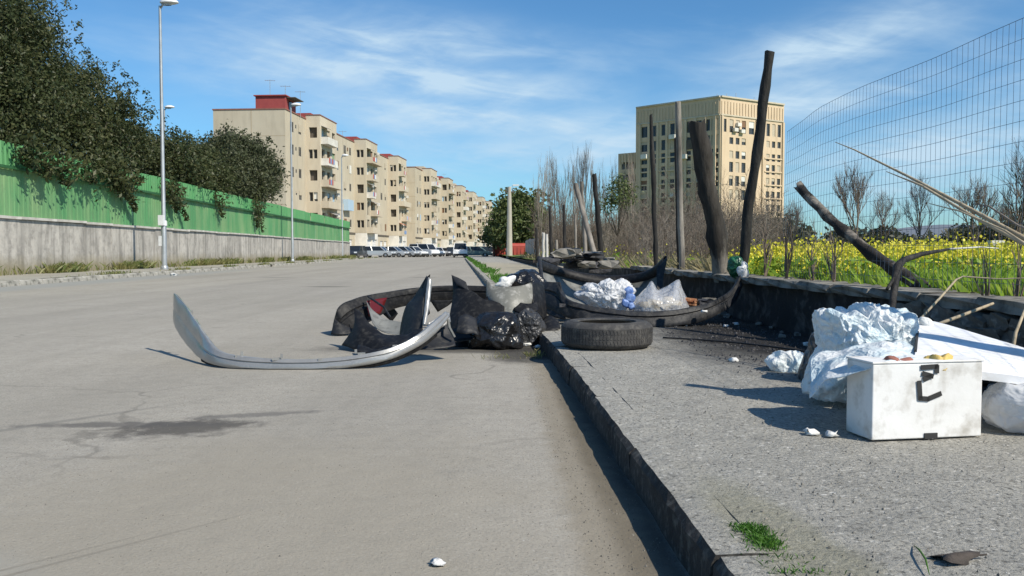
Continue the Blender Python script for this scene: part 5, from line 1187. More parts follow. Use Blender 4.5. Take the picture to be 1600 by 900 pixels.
for i, (px, d, ty, lab) in enumerate(((1228, 7.2, 335, 'dry dark shrub on the wall top right of the tallest charred post'), (1272, 6.8, 370, 'small thin bare shrub behind the wall above the soot'), (1195, 7.9, 345, 'wispy bare shrub close to the tallest charred post'),
        (1545, 4.5, 390, 'low bare shrub behind the wall under the crossing canes'), (1590, 4.2, 370, 'thorny bare shrub at the right edge behind the wall'), (1305, 6.4, 360, 'slim bare shrub beside the fallen post'))):
    place_bare(NEAR[i % 3], px, d, ty - 12, lab, None, 3.6, WT - .15, i * 1.3, 0.7)

# ------------------------------------------------------------------ bumpers and body panels
def cat_rom(p0, p1, p2, p3, t):
    return 0.5 * ((2 * p1) + (p2 - p0) * t + (2 * p0 - 5 * p1 + 4 * p2 - p3) * t * t + (3 * p1 - p0 - 3 * p2 + p3) * t ** 3)
def resample(pts, n):
    out = []; k = len(pts)
    for i in range(n + 1):
        f = i / n * (k - 1); j = min(int(f), k - 2); t_ = f - j
        a = pts[max(j - 1, 0)]; b_ = pts[j]; c_ = pts[j + 1]; d_ = pts[min(j + 2, k - 1)]; out.append(cat_rom(a, b_, c_, d_, t_))
    return out
def pv(l, Y=None): return [P(x[0], x[1], x[2] if len(x) > 2 else Y) for x in l]
def ribbon(name, parent, upper, lower, m_, bulge=0.05, n=40, lip=0.0, thick=0.004, prof=None, jit=0.003, zmin=0.006, notch=None, towards=CAM, label=None, seed=0):
    """A curved body panel: a band between two edge lines, bulging outward, with turned-in lips; real sheet with thickness."""
    U = resample([Vector(p) for p in upper], n); Lw = resample([Vector(p) for p in lower], n); c = MB(); rows = []
    prof = prof or [(0, 0), (0.12, .55), (0.3, .9), (0.5, 1.0), (0.72, .92), (0.88, .6), (1, 0)]
    for i in range(n + 1):
        mid = (U[i] + Lw[i]) / 2; T = (U[min(i + 1, n)] - U[max(i - 1, 0)] + Lw[min(i + 1, n)] - Lw[max(i - 1, 0)]).normalized(); Vv = (Lw[i] - U[i]); Nn = T.cross(Vv).normalized()
        if Nn.dot(Vector(towards) - mid) < 0: Nn = -Nn
        r_ = []
        if lip: r_.append(U[i] - Nn * lip + Vv * 0.06)
        for (f, h) in prof: r_.append(U[i] + Vv * f + Nn * ((bulge(i / n) if callable(bulge) else bulge) * h) + Nn * jit * mnoise.noise(Vector((i * .35, f * 3, seed + 1.5))))
        if lip: r_.append(Lw[i] - Nn * lip - Vv * 0.06)
        for p in r_: p.z = max(p.z, zmin)
        rows.append(r_)
    k = len(rows[0])
    for r_ in rows: c.v += [tuple(p) for p in r_]
    for i in range(n):
        for j in range(k - 1):
            if notch and notch(i / n, j / (k - 1)): continue
            c.f.append((i * k + j, i * k + j + 1, (i + 1) * k + j + 1, (i + 1) * k + j)); c.m.append(0)
    o = c.build(name, m_, parent, True, 0.7, label=label); md = o.modifiers.new('thickness', 'SOLIDIFY'); md.thickness = thick; md.offset = -1
    return o
MOULD = [(0, 0), (.03, .75), (.10, 1.0), (.34, .95), (.38, .45), (.46, .42), (.50, .85), (.78, .62), (.92, .35), (.98, .12), (1, 0)]
def panel(name, parent, rows, m_, thick=0.005, sub=5, jit=0.004, zmin=0.006, label=None, seed=0):
    rows = [[Vector(p) for p in r_] for r_ in rows]; g = [resample(r_, sub * (len(rows[0]) - 1)) for r_ in rows]; cols = list(zip(*g)); cols = [resample(list(c_), sub * (len(rows) - 1)) for c_ in cols]
    c = MB(); k = len(cols[0])
    for cc in cols:
        for p in cc:
            p = p + Vector((0, jit, jit)) * mnoise.noise(p * 9 + Vector((seed, 0, 0))); p.z = max(p.z, zmin); c.v.append(tuple(p))
    for i in range(len(cols) - 1):
        for j in range(k - 1): c.f.append((i * k + j, i * k + j + 1, (i + 1) * k + j + 1, (i + 1) * k + j)); c.m.append(0)
    o = c.build(name, m_, parent, True, 0.8, label=label); md = o.modifiers.new('thickness', 'SOLIDIFY'); md.thickness = thick; md.offset = 0
    return o
def base_thing(name, label, cat, px, py, Y, group=None, z=0.0):
    p = P(px, py, Y); return thing(name, label, cat, (p.x, p.y, z), 0, group)
GB = 'torn car bumpers dumped at the kerb'
# 1 silver white bumper at the front left
t = base_thing('car_bumper', 'silver white bumper lying curved on the road at the front left', 'bumper', 470, 570, 5.4, GB)
up = pv([(272, 458, 6.35), (286, 473, 6.18), (303, 497, 5.96), (320, 523, 5.75), (340, 545, 5.60), (372, 556, 5.53), (430, 561, 5.50), (500, 561, 5.50), (560, 555, 5.52), (610, 544, 5.58), (650, 524, 5.68), (672, 506, 5.8), (694, 488, 5.98)])
lo = pv([(271, 506, 6.35), (280, 523, 6.18), (295, 543, 5.96), (313, 560, 5.75), (335, 570, 5.56), (372, 576, 5.48), (430, 579, 5.46), (500, 578, 5.46), (560, 572, 5.48), (612, 561, 5.55), (655, 541, 5.66), (682, 520, 5.8), (702, 496, 5.99)])
ribbon('bumper_skin', t, up, lo, plast_white, lambda f: 0.006 + 0.016 * min(1, max(0, (f - .2) / .2)), 72, 0.025, 0.004, prof=[(0, 0), (.03, .6), (.10, .95), (.42, 1), (.46, .55), (.52, .5), (.56, .9), (.8, .8), (.93, .5), (1, 0)], jit=.006)
lo2 = [p + Vector((0, -.012, -.014)) for p in lo]
ribbon('lower_lip', t, [p + Vector((0, 0.004, 0.004)) for p in lo[3:12]], [p + Vector((0.0, .03, -.028)) for p in lo[3:12]], plast_black, 0.004, 40, 0, 0.004)
for (x, y, Y, w, h) in ((372, 552, 5.34, .05, .02), (378, 548, 5.35, .02, .035), (432, 556, 5.30, .07, .02), (440, 551, 5.3, .02, .03), (565, 549, 5.34, .06, .03), (556, 544, 5.36, .02, .03), (297, 484, 5.98, .05, .04), (306, 497, 5.90, .03, .03), (618, 536, 5.46, .05, .02), (500, 557, 5.3, .03, .02)):
    p = P(x, y + 5, Y + .17); c = MB(); c.box(p, (w * .8, .006, h * .9), .15 + .1 * (x % 5)); c.build('mounting_tab', plast_white, t)
# 2 black bumper standing on edge behind, arch shape
t = base_thing('car_bumper', 'black bumper standing as a long arch, red lamp piece at its left corner', 'bumper', 680, 540, 7.9, GB)
up = pv([(519, 520, 7.75), (523, 495, 7.75), (533, 476, 7.8), (566, 463, 8.0), (605, 456, 8.2), (645, 450, 8.4), (700, 446, 8.5), (760, 447, 8.5), (810, 451, 8.3), (852, 458, 8.0)])
lo = pv([(523, 524, 7.75), (540, 521, 7.75), (562, 512, 7.8), (588, 497, 8.0), (612, 484, 8.2), (650, 475, 8.4), (700, 469, 8.5), (760, 470, 8.5), (812, 478, 8.3), (850, 490, 8.0)])
ribbon('bumper_skin', t, up, lo, plast_black, 0.022, 56, 0.03, 0.005, seed=3, prof=MOULD, jit=.012)
for pts in ([(598, 490), (614, 480), (622, 490), (612, 503)], [(648, 476), (668, 472), (672, 490), (660, 502)], [(672, 470), (712, 468), (700, 478), (684, 488)], [(725, 468), (762, 468), (756, 480), (738, 484)]):
    q = pv(pts, 8.36); panel('torn_bracket', t, [[q[0], q[1]], [q[3], q[2]]], plast_black, .008, 4, .006)
q = pv([(574, 470, 7.93), (606, 464, 8.1), (596, 490, 8.0), (578, 494, 7.9)]); panel('red_reflector', t, [[q[0] + Vector((0, -.06, 0)), q[1] + Vector((0, -.06, 0))], [q[3] + Vector((0, -.05, 0)), q[2] + Vector((0, -.05, 0))]], lens_red, .012, 4)
panel('inner_bracket', t, [pv([(523, 498, 7.72), (532, 505, 7.7), (548, 512, 7.75)]), pv([(517, 523, 7.65), (530, 523, 7.62), (556, 520, 7.7)])], plast_dgrey, .006)
c = MB(); c.tube(pv([(575, 463, 7.9), (600, 480, 7.7), (610, 496, 7.6)]), .010, 6); c.build('stay', plast_dgrey, t)
# grey arch liner inside
t = base_thing('wheel_arch_liner', 'light grey curved arch liner lying under the black arch bumper', 'liner', 625, 515, 7.4)
panel('liner', t, [pv([(572, 470, 7.6), (584, 486, 7.55), (604, 499, 7.5), (632, 503, 7.45), (655, 498, 7.4)]), pv([(578, 490, 7.45), (590, 506, 7.4), (608, 517, 7.35), (636, 519, 7.3), (658, 512, 7.3)]), pv([(582, 505, 7.3), (594, 517, 7.25), (612, 522, 7.2), (640, 523, 7.2), (662, 519, 7.2)])], plast_grey, .005)
# 3 dark torn fender piece with upright silver edge
t = base_thing('car_bumper', 'dark torn bumper end with an upright silver strip pointing up', 'bumper', 610, 545, 6.4, GB)
panel('torn_skin', t, [pv([(553, 482, 6.75), (566, 490, 6.7), (577, 505, 6.6), (600, 521, 6.5), (630, 524, 6.4), (660, 512, 6.3)]), pv([(553, 510, 6.6), (562, 516, 6.5), (577, 527, 6.42), (602, 536, 6.32), (632, 538, 6.26), (664, 526, 6.2)]), pv([(534, 539, 6.55), (552, 545, 6.42), (578, 547, 6.32), (604, 548, 6.24), (632, 548, 6.2), (664, 540, 6.15)])], plast_black, .006, 5, .012)
panel('bumper_end', t, [pv([(667, 431, 6.62), (668, 434, 6.58), (670, 438, 6.55)]), pv([(648, 462, 6.66), (656, 462, 6.56), (663, 462, 6.5)]), pv([(634, 480, 6.66), (647, 484, 6.5), (661, 486, 6.42)]), pv([(627, 505, 6.6), (644, 510, 6.42), (660, 512, 6.36)]), pv([(624, 528, 6.5), (640, 530, 6.38), (658, 530, 6.3)])], plast_dgrey, .005, 5, .006)
ribbon('silver_edge', t, pv([(670, 433, 6.53), (667, 450, 6.5), (665, 470, 6.46), (663, 490, 6.4), (661, 508, 6.34)]), pv([(674, 440, 6.53), (673, 452, 6.5), (671, 470, 6.46), (668, 490, 6.4), (665, 508, 6.34)]), plast_white, .008, 24, .006, .004)
panel('tip', t, [pv([(664, 436, 6.6), (672, 429, 6.6)]), pv([(659, 450, 6.58), (670, 450, 6.56)])], plast_black, .006, 4)
# silver end continuing the front bumper, with dark inner side
t = base_thing('torn_bodywork', 'grey scuffed panel end under the silver tip of the front bumper', 'bodywork', 668, 530, 6.0)
panel('panel', t, [pv([(656, 520, 5.95), (672, 510, 6.0), (690, 504, 6.05), (700, 500, 6.1)]), pv([(652, 536, 5.9), (672, 530, 5.95), (692, 526, 6.0), (706, 520, 6.05)]), pv([(640, 548, 5.85), (668, 546, 5.85), (694, 544, 5.9), (712, 540, 5.95)])], plast_dgrey, .006)
c = MB(); c.tube(pv([(700, 500, 6.0), (702, 512, 5.95), (710, 527, 5.95)]), .012, 6); c.build('bracket', plast_grey, t)
panel('white_corner', t, [pv([(668, 505, 5.9), (690, 492, 6.0), (702, 488, 6.05)]), pv([(672, 520, 5.9), (692, 510, 5.95), (704, 503, 6.0)])], plast_white, .005)
# 4 dark fascia
t = base_thing('car_bumper', 'black bumper corner propped behind the black rubbish bag with a pointed tip', 'bumper', 745, 535, 6.9, GB)
panel('bumper_skin', t, [pv([(706, 430, 7.25), (716, 440, 7.2), (732, 452, 7.1), (752, 464, 7.0), (788, 476, 6.95)]), pv([(708, 462, 7.15), (718, 468, 7.05), (734, 476, 6.95), (756, 486, 6.88), (788, 494, 6.85)]), pv([(702, 500, 6.95), (716, 504, 6.85), (734, 508, 6.8), (756, 514, 6.75), (786, 520, 6.75)]), pv([(700, 541, 6.8), (716, 544, 6.72), (736, 545, 6.7), (758, 545, 6.7), (786, 541, 6.7)])], plast_black, .006, 6, .02)
panel('pointed_tip', t, [pv([(705, 429, 7.2), (716, 434, 7.18), (728, 441, 7.15)]), pv([(714, 446, 7.15), (722, 449, 7.12), (734, 456, 7.1)])], plast_dgrey, .008, 4)
# 5 silver grey fascia
t = base_thing('car_bumper', 'grey beige bumper piece propped upright above the black bags', 'bumper', 798, 535, 7.1, GB)
panel('bumper_skin', t, [pv([(760, 437, 7.2), (772, 446, 7.12), (796, 449, 7.05), (818, 446, 7.1), (831, 442, 7.18)]), pv([(760, 462, 7.1), (773, 467, 7.0), (796, 470, 6.95), (818, 468, 7.0), (832, 464, 7.08)]), pv([(764, 484, 7.05), (775, 488, 6.95), (797, 492, 6.9), (816, 488, 6.95), (828, 482, 7.02)])], plast_olive, .006, 6, .008)
panel('dark_lower_part', t, [pv([(764, 482, 7.08), (797, 490, 6.98), (830, 478, 7.08)]), pv([(762, 510, 7.05), (797, 514, 6.98), (836, 512, 7.05)]), pv([(760, 540, 7.0), (797, 541, 6.95), (838, 530, 7.0)])], plast_black, .006, 5, .012)
panel('dark_side', t, [pv([(830, 441, 7.17), (842, 440, 7.35), (850, 446, 7.5)]), pv([(832, 470, 7.1), (846, 472, 7.25), (853, 474, 7.4)]), pv([(834, 496, 7.05), (846, 498, 7.2), (854, 500, 7.3)])], plast_black, .006, 5, .006)
# 6 back bumper with grey inside, smile shape
t = base_thing('car_bumper', 'black bumper with dusty grey inside curving up at both ends by the wall', 'bumper', 940, 470, 9.6, GB, PZ)
up = pv([(840, 404, 9.6), (858, 411, 9.8), (885, 420, 10.0), (925, 428, 10.1), (965, 430, 10.1), (1000, 426, 9.9), (1022, 416, 9.7), (1040, 399, 9.5)])
lo = pv([(843, 420, 9.55), (860, 426, 9.75), (886, 433, 9.95), (925, 441, 10.0), (965, 443, 10.0), (1000, 440, 9.85), (1024, 431, 9.65), (1038, 414, 9.45)])
ribbon('bumper_lip', t, up, lo, plast_black, 0.03, 48, 0.025, 0.006, seed=6, zmin=PZ + .01)
panel('grey_inside', t, [pv([(844, 416, 9.7), (886, 432, 10.05), (945, 440, 10.15), (1000, 436, 10.0), (1034, 414, 9.65)]), pv([(846, 440, 9.5), (886, 456, 9.85), (945, 462, 9.95), (1000, 458, 9.8), (1032, 442, 9.5)]), pv([(848, 462, 9.3), (886, 474, 9.6), (945, 482, 9.7), (1000, 478, 9.6), (1030, 464, 9.3)])], plast_grey, .006, 6, .02, PZ + .01)
panel('right_arm', t, [pv([(1026, 418, 9.4), (1034, 410, 9.4), (1043, 400, 9.35)]), pv([(1026, 440, 9.3), (1032, 440, 9.3), (1036, 440, 9.3)]), pv([(1027, 462, 9.2), (1032, 464, 9.2), (1036, 464, 9.2)])], plast_dgrey, .006, 5, .006, PZ + .01)
ribbon('left_post', t, pv([(840, 402, 9.3), (842, 420, 9.1), (846, 445, 8.8)]), pv([(845, 402, 9.3), (847, 420, 9.1), (850, 445, 8.8)]), plast_dgrey, .01, 10, .006, .005)
# 7 front black bumper
t = base_thing('car_bumper', 'long sooty black bumper behind the tyre holding white bags, resting on the wall', 'bumper', 990, 505, 7.4, GB, PZ)
up = pv([(848, 441, 7.9), (872, 443, 7.75), (882, 462, 7.6), (902, 473, 7.5), (940, 481, 7.42), (985, 487, 7.36), (1040, 486, 7.36), (1092, 478, 7.45), (1122, 466, 7.6), (1142, 452, 7.8), (1154, 432, 8.0)])
lo = pv([(846, 478, 7.75), (866, 488, 7.6), (885, 496, 7.5), (908, 502, 7.4), (945, 508, 7.33), (990, 511, 7.28), (1040, 511, 7.28), (1092, 503, 7.36), (1126, 489, 7.5), (1148, 472, 7.7), (1160, 448, 7.9)])
ribbon('bumper_skin', t, up, lo, plast_dgrey, 0.03, 64, 0.04, 0.006, zmin=PZ + .008, seed=9, prof=MOULD, jit=.014)
panel('left_wing', t, [pv([(848, 441, 7.9), (858, 441, 7.8), (876, 441, 7.7)]), pv([(846, 462, 7.85), (860, 466, 7.72), (880, 468, 7.6)]), pv([(845, 484, 7.75), (862, 494, 7.6), (884, 500, 7.5)])], plast_dgrey, .006, 5, .004, PZ + .01)
c = MB()
for i in range(9):
    p = P(880 + i * 22, 477 + 9 * math.sin(i * .4) + (i % 3) * 3, 7.55); c.box(p, (.07, .05, .03 + .015 * (i % 3)), i * .7)
c.build('burnt_foam', burnt_scrap, t)

for i, (rows, m_, lab) in enumerate((
    ([[(690, 520, 6.6), (712, 512, 6.7), (738, 508, 6.75)], [(688, 538, 6.5), (714, 536, 6.5), (742, 530, 6.55)]], plast_black, 'black plastic shard on the road left of the shiny rubbish bag'),
    ([[(716, 496, 6.6), (728, 488, 6.62), (744, 500, 6.6)], [(712, 520, 6.5), (730, 522, 6.45), (748, 524, 6.5)]], plast_dgrey, 'grey edged shard standing against the propped bumper corner'),
    ([[(560, 540, 6.3), (590, 544, 6.25), (640, 541, 6.2)], [(556, 551, 6.2), (590, 553, 6.15), (636, 550, 6.12)]], plast_black, 'flat black shard under the torn bumper end'),
    ([[(846, 500, 7.2), (858, 492, 7.25), (872, 500, 7.2)], [(842, 516, 7.0), (858, 518, 6.95), (876, 514, 7.0)]], plast_black, 'black shard on the kerb just left behind the tyre'),
    ([[(752, 470, 7.05), (768, 458, 7.1), (776, 476, 7.0)], [(748, 496, 6.95), (764, 492, 6.95), (780, 498, 6.95)]], plast_black, 'upright black shard before the grey beige bumper piece'),
    ([[(806, 470, 7.0), (822, 476, 6.95), (838, 468, 7.05)], [(802, 486, 6.9), (822, 492, 6.85), (842, 484, 6.95)]], plast_black, 'black shard across the foot of the grey beige bumper piece'))):
    p = P(sum(q[0] for q in rows[1]) / 3, 545, rows[1][1][2]); t = thing('plastic_shard', lab, 'shard', (p.x, p.y, 0), 0, 'black plastic shards in the pile')
    panel('shard', t, [pv(r_) for r_ in rows], m_, .006, 4, .02, seed=i)
# ------------------------------------------------------------------ tyre
p = P(948, 500, 5.78); t = thing('tyre', 'worn black car tyre lying flat on the pavement edge', 'tyre', (p.x, p.y, PZ + .004))
Rr, w = .308, .178; m = MB(); prof = [(.195, .012), (.20, .003), (.235, 0), (.275, .006), (.297, .020), (Rr, .036), (Rr, w - .036), (.297, w - .020), (.275, w - .006), (.235, w), (.20, w - .003), (.195, w - .012)]
m.lathe(prof, 72); m.build_off = None
link('carcass', m.mesh('carcass', rubber, True, 0.6), t)
m = MB(); m.lathe([(.195, w - .012), (.205, w - .022), (.262, w - .03), (.285, w * .5), (.262, .03), (.205, .022), (.195, .012)], 72); link('inner_liner', m.mesh('inner_liner', rubber_in, True), t)
m = MB()
for q in range(84):
    a = 2 * math.pi * q / 84; c_, s_ = math.cos(a), math.sin(a)
    for zc, tilt in ((.056, .25), (.089, -.25), (.122, .25)):
        M3 = Matrix.Rotation(a, 3, 'Z') @ Matrix.Rotation(tilt, 3, 'X'); m.box((c_ * (Rr - .0015), s_ * (Rr - .0015), zc), (.007, .0175, .030), M=M3)
o = link('tread_blocks', m.mesh('tread_blocks', rubber), t); o['kind'] = 'stuff'
m = MB()
for zr in (w - .0015,): m.lathe([(.248, zr - .002), (.250, zr + .0012), (.254, zr + .0012), (.256, zr - .002)], 60)
link('sidewall_rib', m.mesh('sidewall_rib', rubber, True), t)

# ------------------------------------------------------------------ bags and litter
def inflate(poly, Y, D, amp=0.03, freq=5.0, seed=0, zmin=PZ + .006, nu=96, nv=36, sharp=1.0, fine=0.35):
    """A closed crumpled bag: outline points at depth Y, swollen by D towards and away."""
    pts = [P(x, y, Y) for x, y in poly]; c = sum(pts, Vector()) / len(pts); ang = []
    for p in pts: ang.append((math.atan2(p.z - c.z, p.x - c.x), (p - c).length))
    ang.sort(); A = [a for a, _ in ang]; Rd = [r for _, r in ang]; A = [A[-1] - 2 * math.pi] + A + [A[0] + 2 * math.pi]; Rd = [Rd[-1]] + Rd + [Rd[0]]
    m = MB(); vs = []
    for j in range(nv + 1):
        ph = -math.pi / 2 + math.pi * j / nv; ce = abs(math.cos(ph)) ** (0.7)
        for i in range(nu):
            th_ = 2 * math.pi * i / nu - math.pi; r = float(np.interp(th_, A, Rd))
            p = c + Vector((math.cos(th_) * r * ce, -D * math.sin(ph), math.sin(th_) * r * ce))
            q = p * freq + Vector((seed, seed * 2.3, 0)); w_ = Vector((mnoise.noise(q), mnoise.noise(q + Vector((31, 0, 0))), mnoise.noise(q + Vector((0, 57, 0)))))
            n_ = (p - c).normalized(); e = min(1, 4 * ce); qa = q + w_ * 0.45; qa.z *= 0.7
            f = mnoise.voronoi(qa)[0]; g = mnoise.voronoi(qa * 2.3 + w_)[0]
            p = p + n_ * (-amp * 2.2 * min(f[1] - f[0], .55) - amp * fine * 1.6 * min(g[1] - g[0], .5) + amp) * (0.35 + 0.65 * e) + w_ * amp * .9
            p.z = max(p.z, zmin + .002 * mnoise.noise(p * 40)); vs.append(p)
    fs = [(j * nu + i, j * nu + (i + 1) % nu, (j + 1) * nu + (i + 1) % nu, (j + 1) * nu + i) for j in range(nv) for i in range(nu)]
    return m.add(vs, fs)
def bag(name, label, poly, Y, D, m_, amp, freq, seed, cat='bag', group=None, zmin=PZ + .006, **k):
    o = inflate(poly, Y, D, amp, freq, seed, zmin, **k); c = P(sum(p[0] for p in poly) / len(poly), 500, Y)
    return solo(name, o, m_, label, cat, group, (c.x, c.y, zmin), smooth=True)
GBB = 'black rubbish bags at the kerb'
bag('rubbish_bag', 'shiny crumpled black rubbish bag lying on the road before the bumper corner', [(734, 525), (738, 508), (752, 497), (775, 491), (795, 493), (808, 503), (813, 522), (812, 543), (790, 548), (755, 548), (736, 544)], 6.72, .18, bin_bag, .030, 6.5, 1, 'rubbish bag', GBB, .006, nu=140, nv=60)
bag('rubbish_bag', 'dull grey black rubbish bag squeezed between the shiny one and the kerb', [(800, 505), (806, 488), (820, 481), (834, 486), (843, 500), (847, 520), (844, 540), (826, 545), (806, 543)], 6.95, .14, bin_bag2, .026, 8, 5, 'rubbish bag', GBB, .006, nu=120, nv=50)
bag('rubbish_bag', 'dark rubbish bag on the pavement beyond the grey beige bumper piece', [(790, 446), (792, 436), (808, 428), (826, 424), (842, 430), (850, 442), (852, 458), (800, 458)], 8.9, .22, bin_bag, .03, 6, 8, 'rubbish bag', GBB, nu=100, nv=40)
bag('paper_sheet', 'white torn paper lying before the farthest dark rubbish bag', [(772, 447), (780, 440), (792, 434), (806, 432), (800, 444), (786, 450)], 8.6, .05, paper, .012, 12, 3, 'paper', nu=50, nv=16)
t = base_thing('torn_carrier_bag', 'torn white carrier bag with blue print inside the long black bumper', 'bag', 950, 483, 7.75, None, PZ)
o = inflate([(896, 458), (908, 450), (916, 453), (926, 443), (936, 447), (950, 438), (960, 442), (970, 434), (980, 442), (989, 455), (985, 464), (992, 476), (984, 488), (965, 489), (950, 481), (930, 478), (915, 470)], 7.72, .13, .024, 11, 11, nu=160, nv=70, fine=1.0); o.build('bag_film', white_bag, t, True)
for k, pl in enumerate(([(976, 452), (986, 449), (988, 458), (979, 462)], [(979, 463), (990, 460), (990, 471), (982, 473)], [(974, 468), (981, 470), (980, 480), (974, 478)], [(982, 474), (989, 474), (988, 482), (983, 483)])):
    o = inflate(pl, 7.60 - .01 * k, .018, .008, 22, 3 + k, nu=24, nv=10); o.build('blue_print', blue_print, t, True)
t = base_thing('clear_bag', 'clear plastic bag of bread with two peaked corners inside the bumper', 'bag', 1030, 483, 7.75, None, PZ)
panel('bag_film', t, [pv([(996, 462, 7.75), (1008, 450, 7.72), (1019, 439, 7.75), (1026, 453, 7.7), (1040, 449, 7.7), (1060, 436, 7.75), (1066, 452, 7.75), (1074, 468, 7.8)]), pv([(990, 474, 7.62), (1005, 468, 7.5), (1018, 464, 7.46), (1028, 468, 7.42), (1042, 466, 7.44), (1058, 460, 7.5), (1066, 466, 7.6), (1076, 476, 7.7)]), pv([(988, 488, 7.58), (1004, 488, 7.46), (1018, 489, 7.42), (1030, 490, 7.4), (1044, 489, 7.42), (1058, 488, 7.46), (1068, 486, 7.56), (1078, 484, 7.66)])], clear_bag, .002, 5, .03, PZ + .01)
panel('bag_back', t, [pv([(996, 460, 7.85), (1010, 450, 7.9), (1020, 440, 7.9), (1028, 452, 7.95), (1042, 447, 7.95), (1059, 437, 7.9), (1068, 455, 7.9), (1076, 470, 7.9)]), pv([(990, 486, 7.8), (1005, 486, 7.9), (1018, 486, 7.9), (1030, 486, 7.9), (1042, 486, 7.9), (1058, 486, 7.9), (1066, 486, 7.9), (1076, 484, 7.9)])], clear_bag, .002, 5, .03, PZ + .01)
for i, (x, y, Y, w_) in enumerate(((1006, 478, 7.66, .055), (1022, 474, 7.7, .06), (1036, 480, 7.6, .05), (1050, 478, 7.68, .055), (1028, 484, 7.55, .06), (1058, 476, 7.75, .05), (1012, 485, 7.56, .05), (1044, 468, 7.76, .045))):
    p = P(x, y, Y); b_ = rough_block(w_ * 2.0, w_ * 1.3, w_ * 1.2, 400 + i, .3); b_.v = [(a + p.x, c_ + p.y, max(d_ + p.z, PZ + .02)) for a, c_, d_ in b_.v]; b_.build('bread_piece', bread_m, t, True)
t = base_thing('scrap_heap', 'small heap of rusty brown scrap at the right end of the long bumper', 'scrap', 1090, 478, 7.7, None, PZ)
for i, (x, y) in enumerate(((1078, 470), (1090, 473), (1100, 472), (1108, 470), (1084, 478), (1098, 480), (1112, 478), (1072, 482), (1106, 486))):
    p = P(x, y, 7.75 - .03 * (i % 3)); b_ = rough_block(.10, .07, .045, 500 + i, .4); b_.v = [(a + p.x, c_ + p.y, max(d_ + p.z, PZ + .02)) for a, c_, d_ in b_.v]; b_.build('scrap_piece', (rust_m, rust_m, burnt_scrap, stone_m)[i % 4], t)
t = base_thing('burnt_heap', 'heap of burnt dark scrap on the low wall beyond the smile shaped bumper', 'scrap', 890, 415, 13, None, WT - .1)
for i in range(26):
    x = 850 + 105 * ri.random(); top = 400 - 7 * math.exp(-((x - 893) / 22) ** 2); y = top + 20 * ri.random(); p = P(x, y, 12.6 + ri.random() * 1.2); s = ri.uniform(.10, .26)
    b_ = rough_block(s * 1.3, s, s * .5, 600 + i, .5); b_.v = [(a + p.x, c_ + p.y, max(d_ + p.z, PZ + .02)) for a, c_, d_ in b_.v]; b_.build('scrap_piece', (burnt_scrap, burnt_scrap, plast_dgrey, rubble_m)[i % 4 if i % 8 else 3], t)
bag('green_bag', 'small dark green plastic bag at the foot of the tallest charred post', [(1141, 428), (1139, 415), (1144, 404), (1152, 403), (1160, 410), (1166, 418), (1165, 429)], 8.15, .06, green_bag, .02, 14, 4, 'bag', None, WT - .06, nu=50, nv=20)
bag('grey_rag', 'pale grey rag hanging at the foot of the tallest charred post', [(1156, 432), (1158, 416), (1160, 408), (1164, 410), (1167, 420), (1166, 434)], 8.02, .03, white_bag, .01, 18, 6, 'rag', None, WT - .10, nu=36, nv=14)
# blue bag, box, board
bigbag = bag('blue_bag', 'big crumpled pale blue plastic bag leaning against the sooty wall', [(1286, 489), (1297, 485), (1310, 492), (1322, 484), (1338, 489), (1350, 480), (1372, 484), (1384, 480), (1394, 491), (1408, 484), (1421, 487), (1418, 515), (1414, 540), (1424, 565), (1424, 585), (1380, 600), (1300, 620), (1262, 612), (1270, 580), (1288, 545), (1284, 515)], 3.62, .20, blue_bag, .020, 8.0, 7, 'bag', None, nu=260, nv=130, fine=1.1)
bag('blue_bag', 'small pale blue plastic bag lying flat left of the big one', [(1198, 566), (1212, 558), (1235, 555), (1254, 560), (1262, 574), (1240, 584), (1210, 580)], 4.6, .08, blue_bag, .022, 9, 2, 'bag', None, nu=80, nv=30)
bag('dark_bag', 'dark bag stuffed behind the big blue one against the sooty wall', [(1256, 575), (1262, 548), (1280, 520), (1300, 510), (1320, 530), (1320, 600), (1262, 610)], 4.25, .12, bin_bag2, .03, 7, 9, 'bag', None, nu=80, nv=30)
def yawed_box(name, t, c, sz, a, m_): 
    o = MB(); o.box((c.x, c.y, c.z), sz, a); return o.build(name, m_, t, bevel=.004)
p0, p1 = G(1362, 690, PZ), G(1533, 683, PZ); a = math.atan2(p1.y - p0.y, p1.x - p0.x); Lb = (p1 - p0).length; Hb = .262; Db = .16
t = thing('white_box', 'white cardboard box with black letters standing on the pavement before the blue bag', 'box', ((p0.x + p1.x) / 2, (p0.y + p1.y) / 2, PZ), a); ORG[t.name] = Vector((0, 0, 0))
o = MB(); o.box((0, Db / 2, Hb / 2 + .004), (Lb, Db, Hb)); o.build('carton', box_w, t, bevel=.004)
o = MB(); o.box((0, Db / 2, Hb + .008), (Lb + .006, Db + .006, .007)); o.build('lid_flap', box_w, t, bevel=.002)
ORG[bigbag.name] = Vector(bigbag.location)
panel('bag_drape', bigbag, [pv([(1268, 560, 3.30), (1300, 545, 3.32), (1340, 535, 3.34), (1380, 532, 3.34), (1412, 535, 3.32), (1432, 545, 3.28)]), pv([(1262, 590, 3.16), (1300, 566, 3.14), (1340, 556, 3.12), (1378, 548, 3.10), (1410, 549, 3.10), (1434, 552, 3.08)]), pv([(1262, 612, 3.08), (1298, 600, 3.00), (1338, 582, 2.93), (1372, 573, 2.89), (1406, 573, 2.90), (1432, 564, 2.95)])], blue_bag, .002, 8, .045, PZ + .01)
def fpt(px, py):   # point on the box front given as pixels of the front face
    return ((px - 1447) / 171 * Lb, -.004, (686.5 - py) / 110 * Hb)
o = MB()
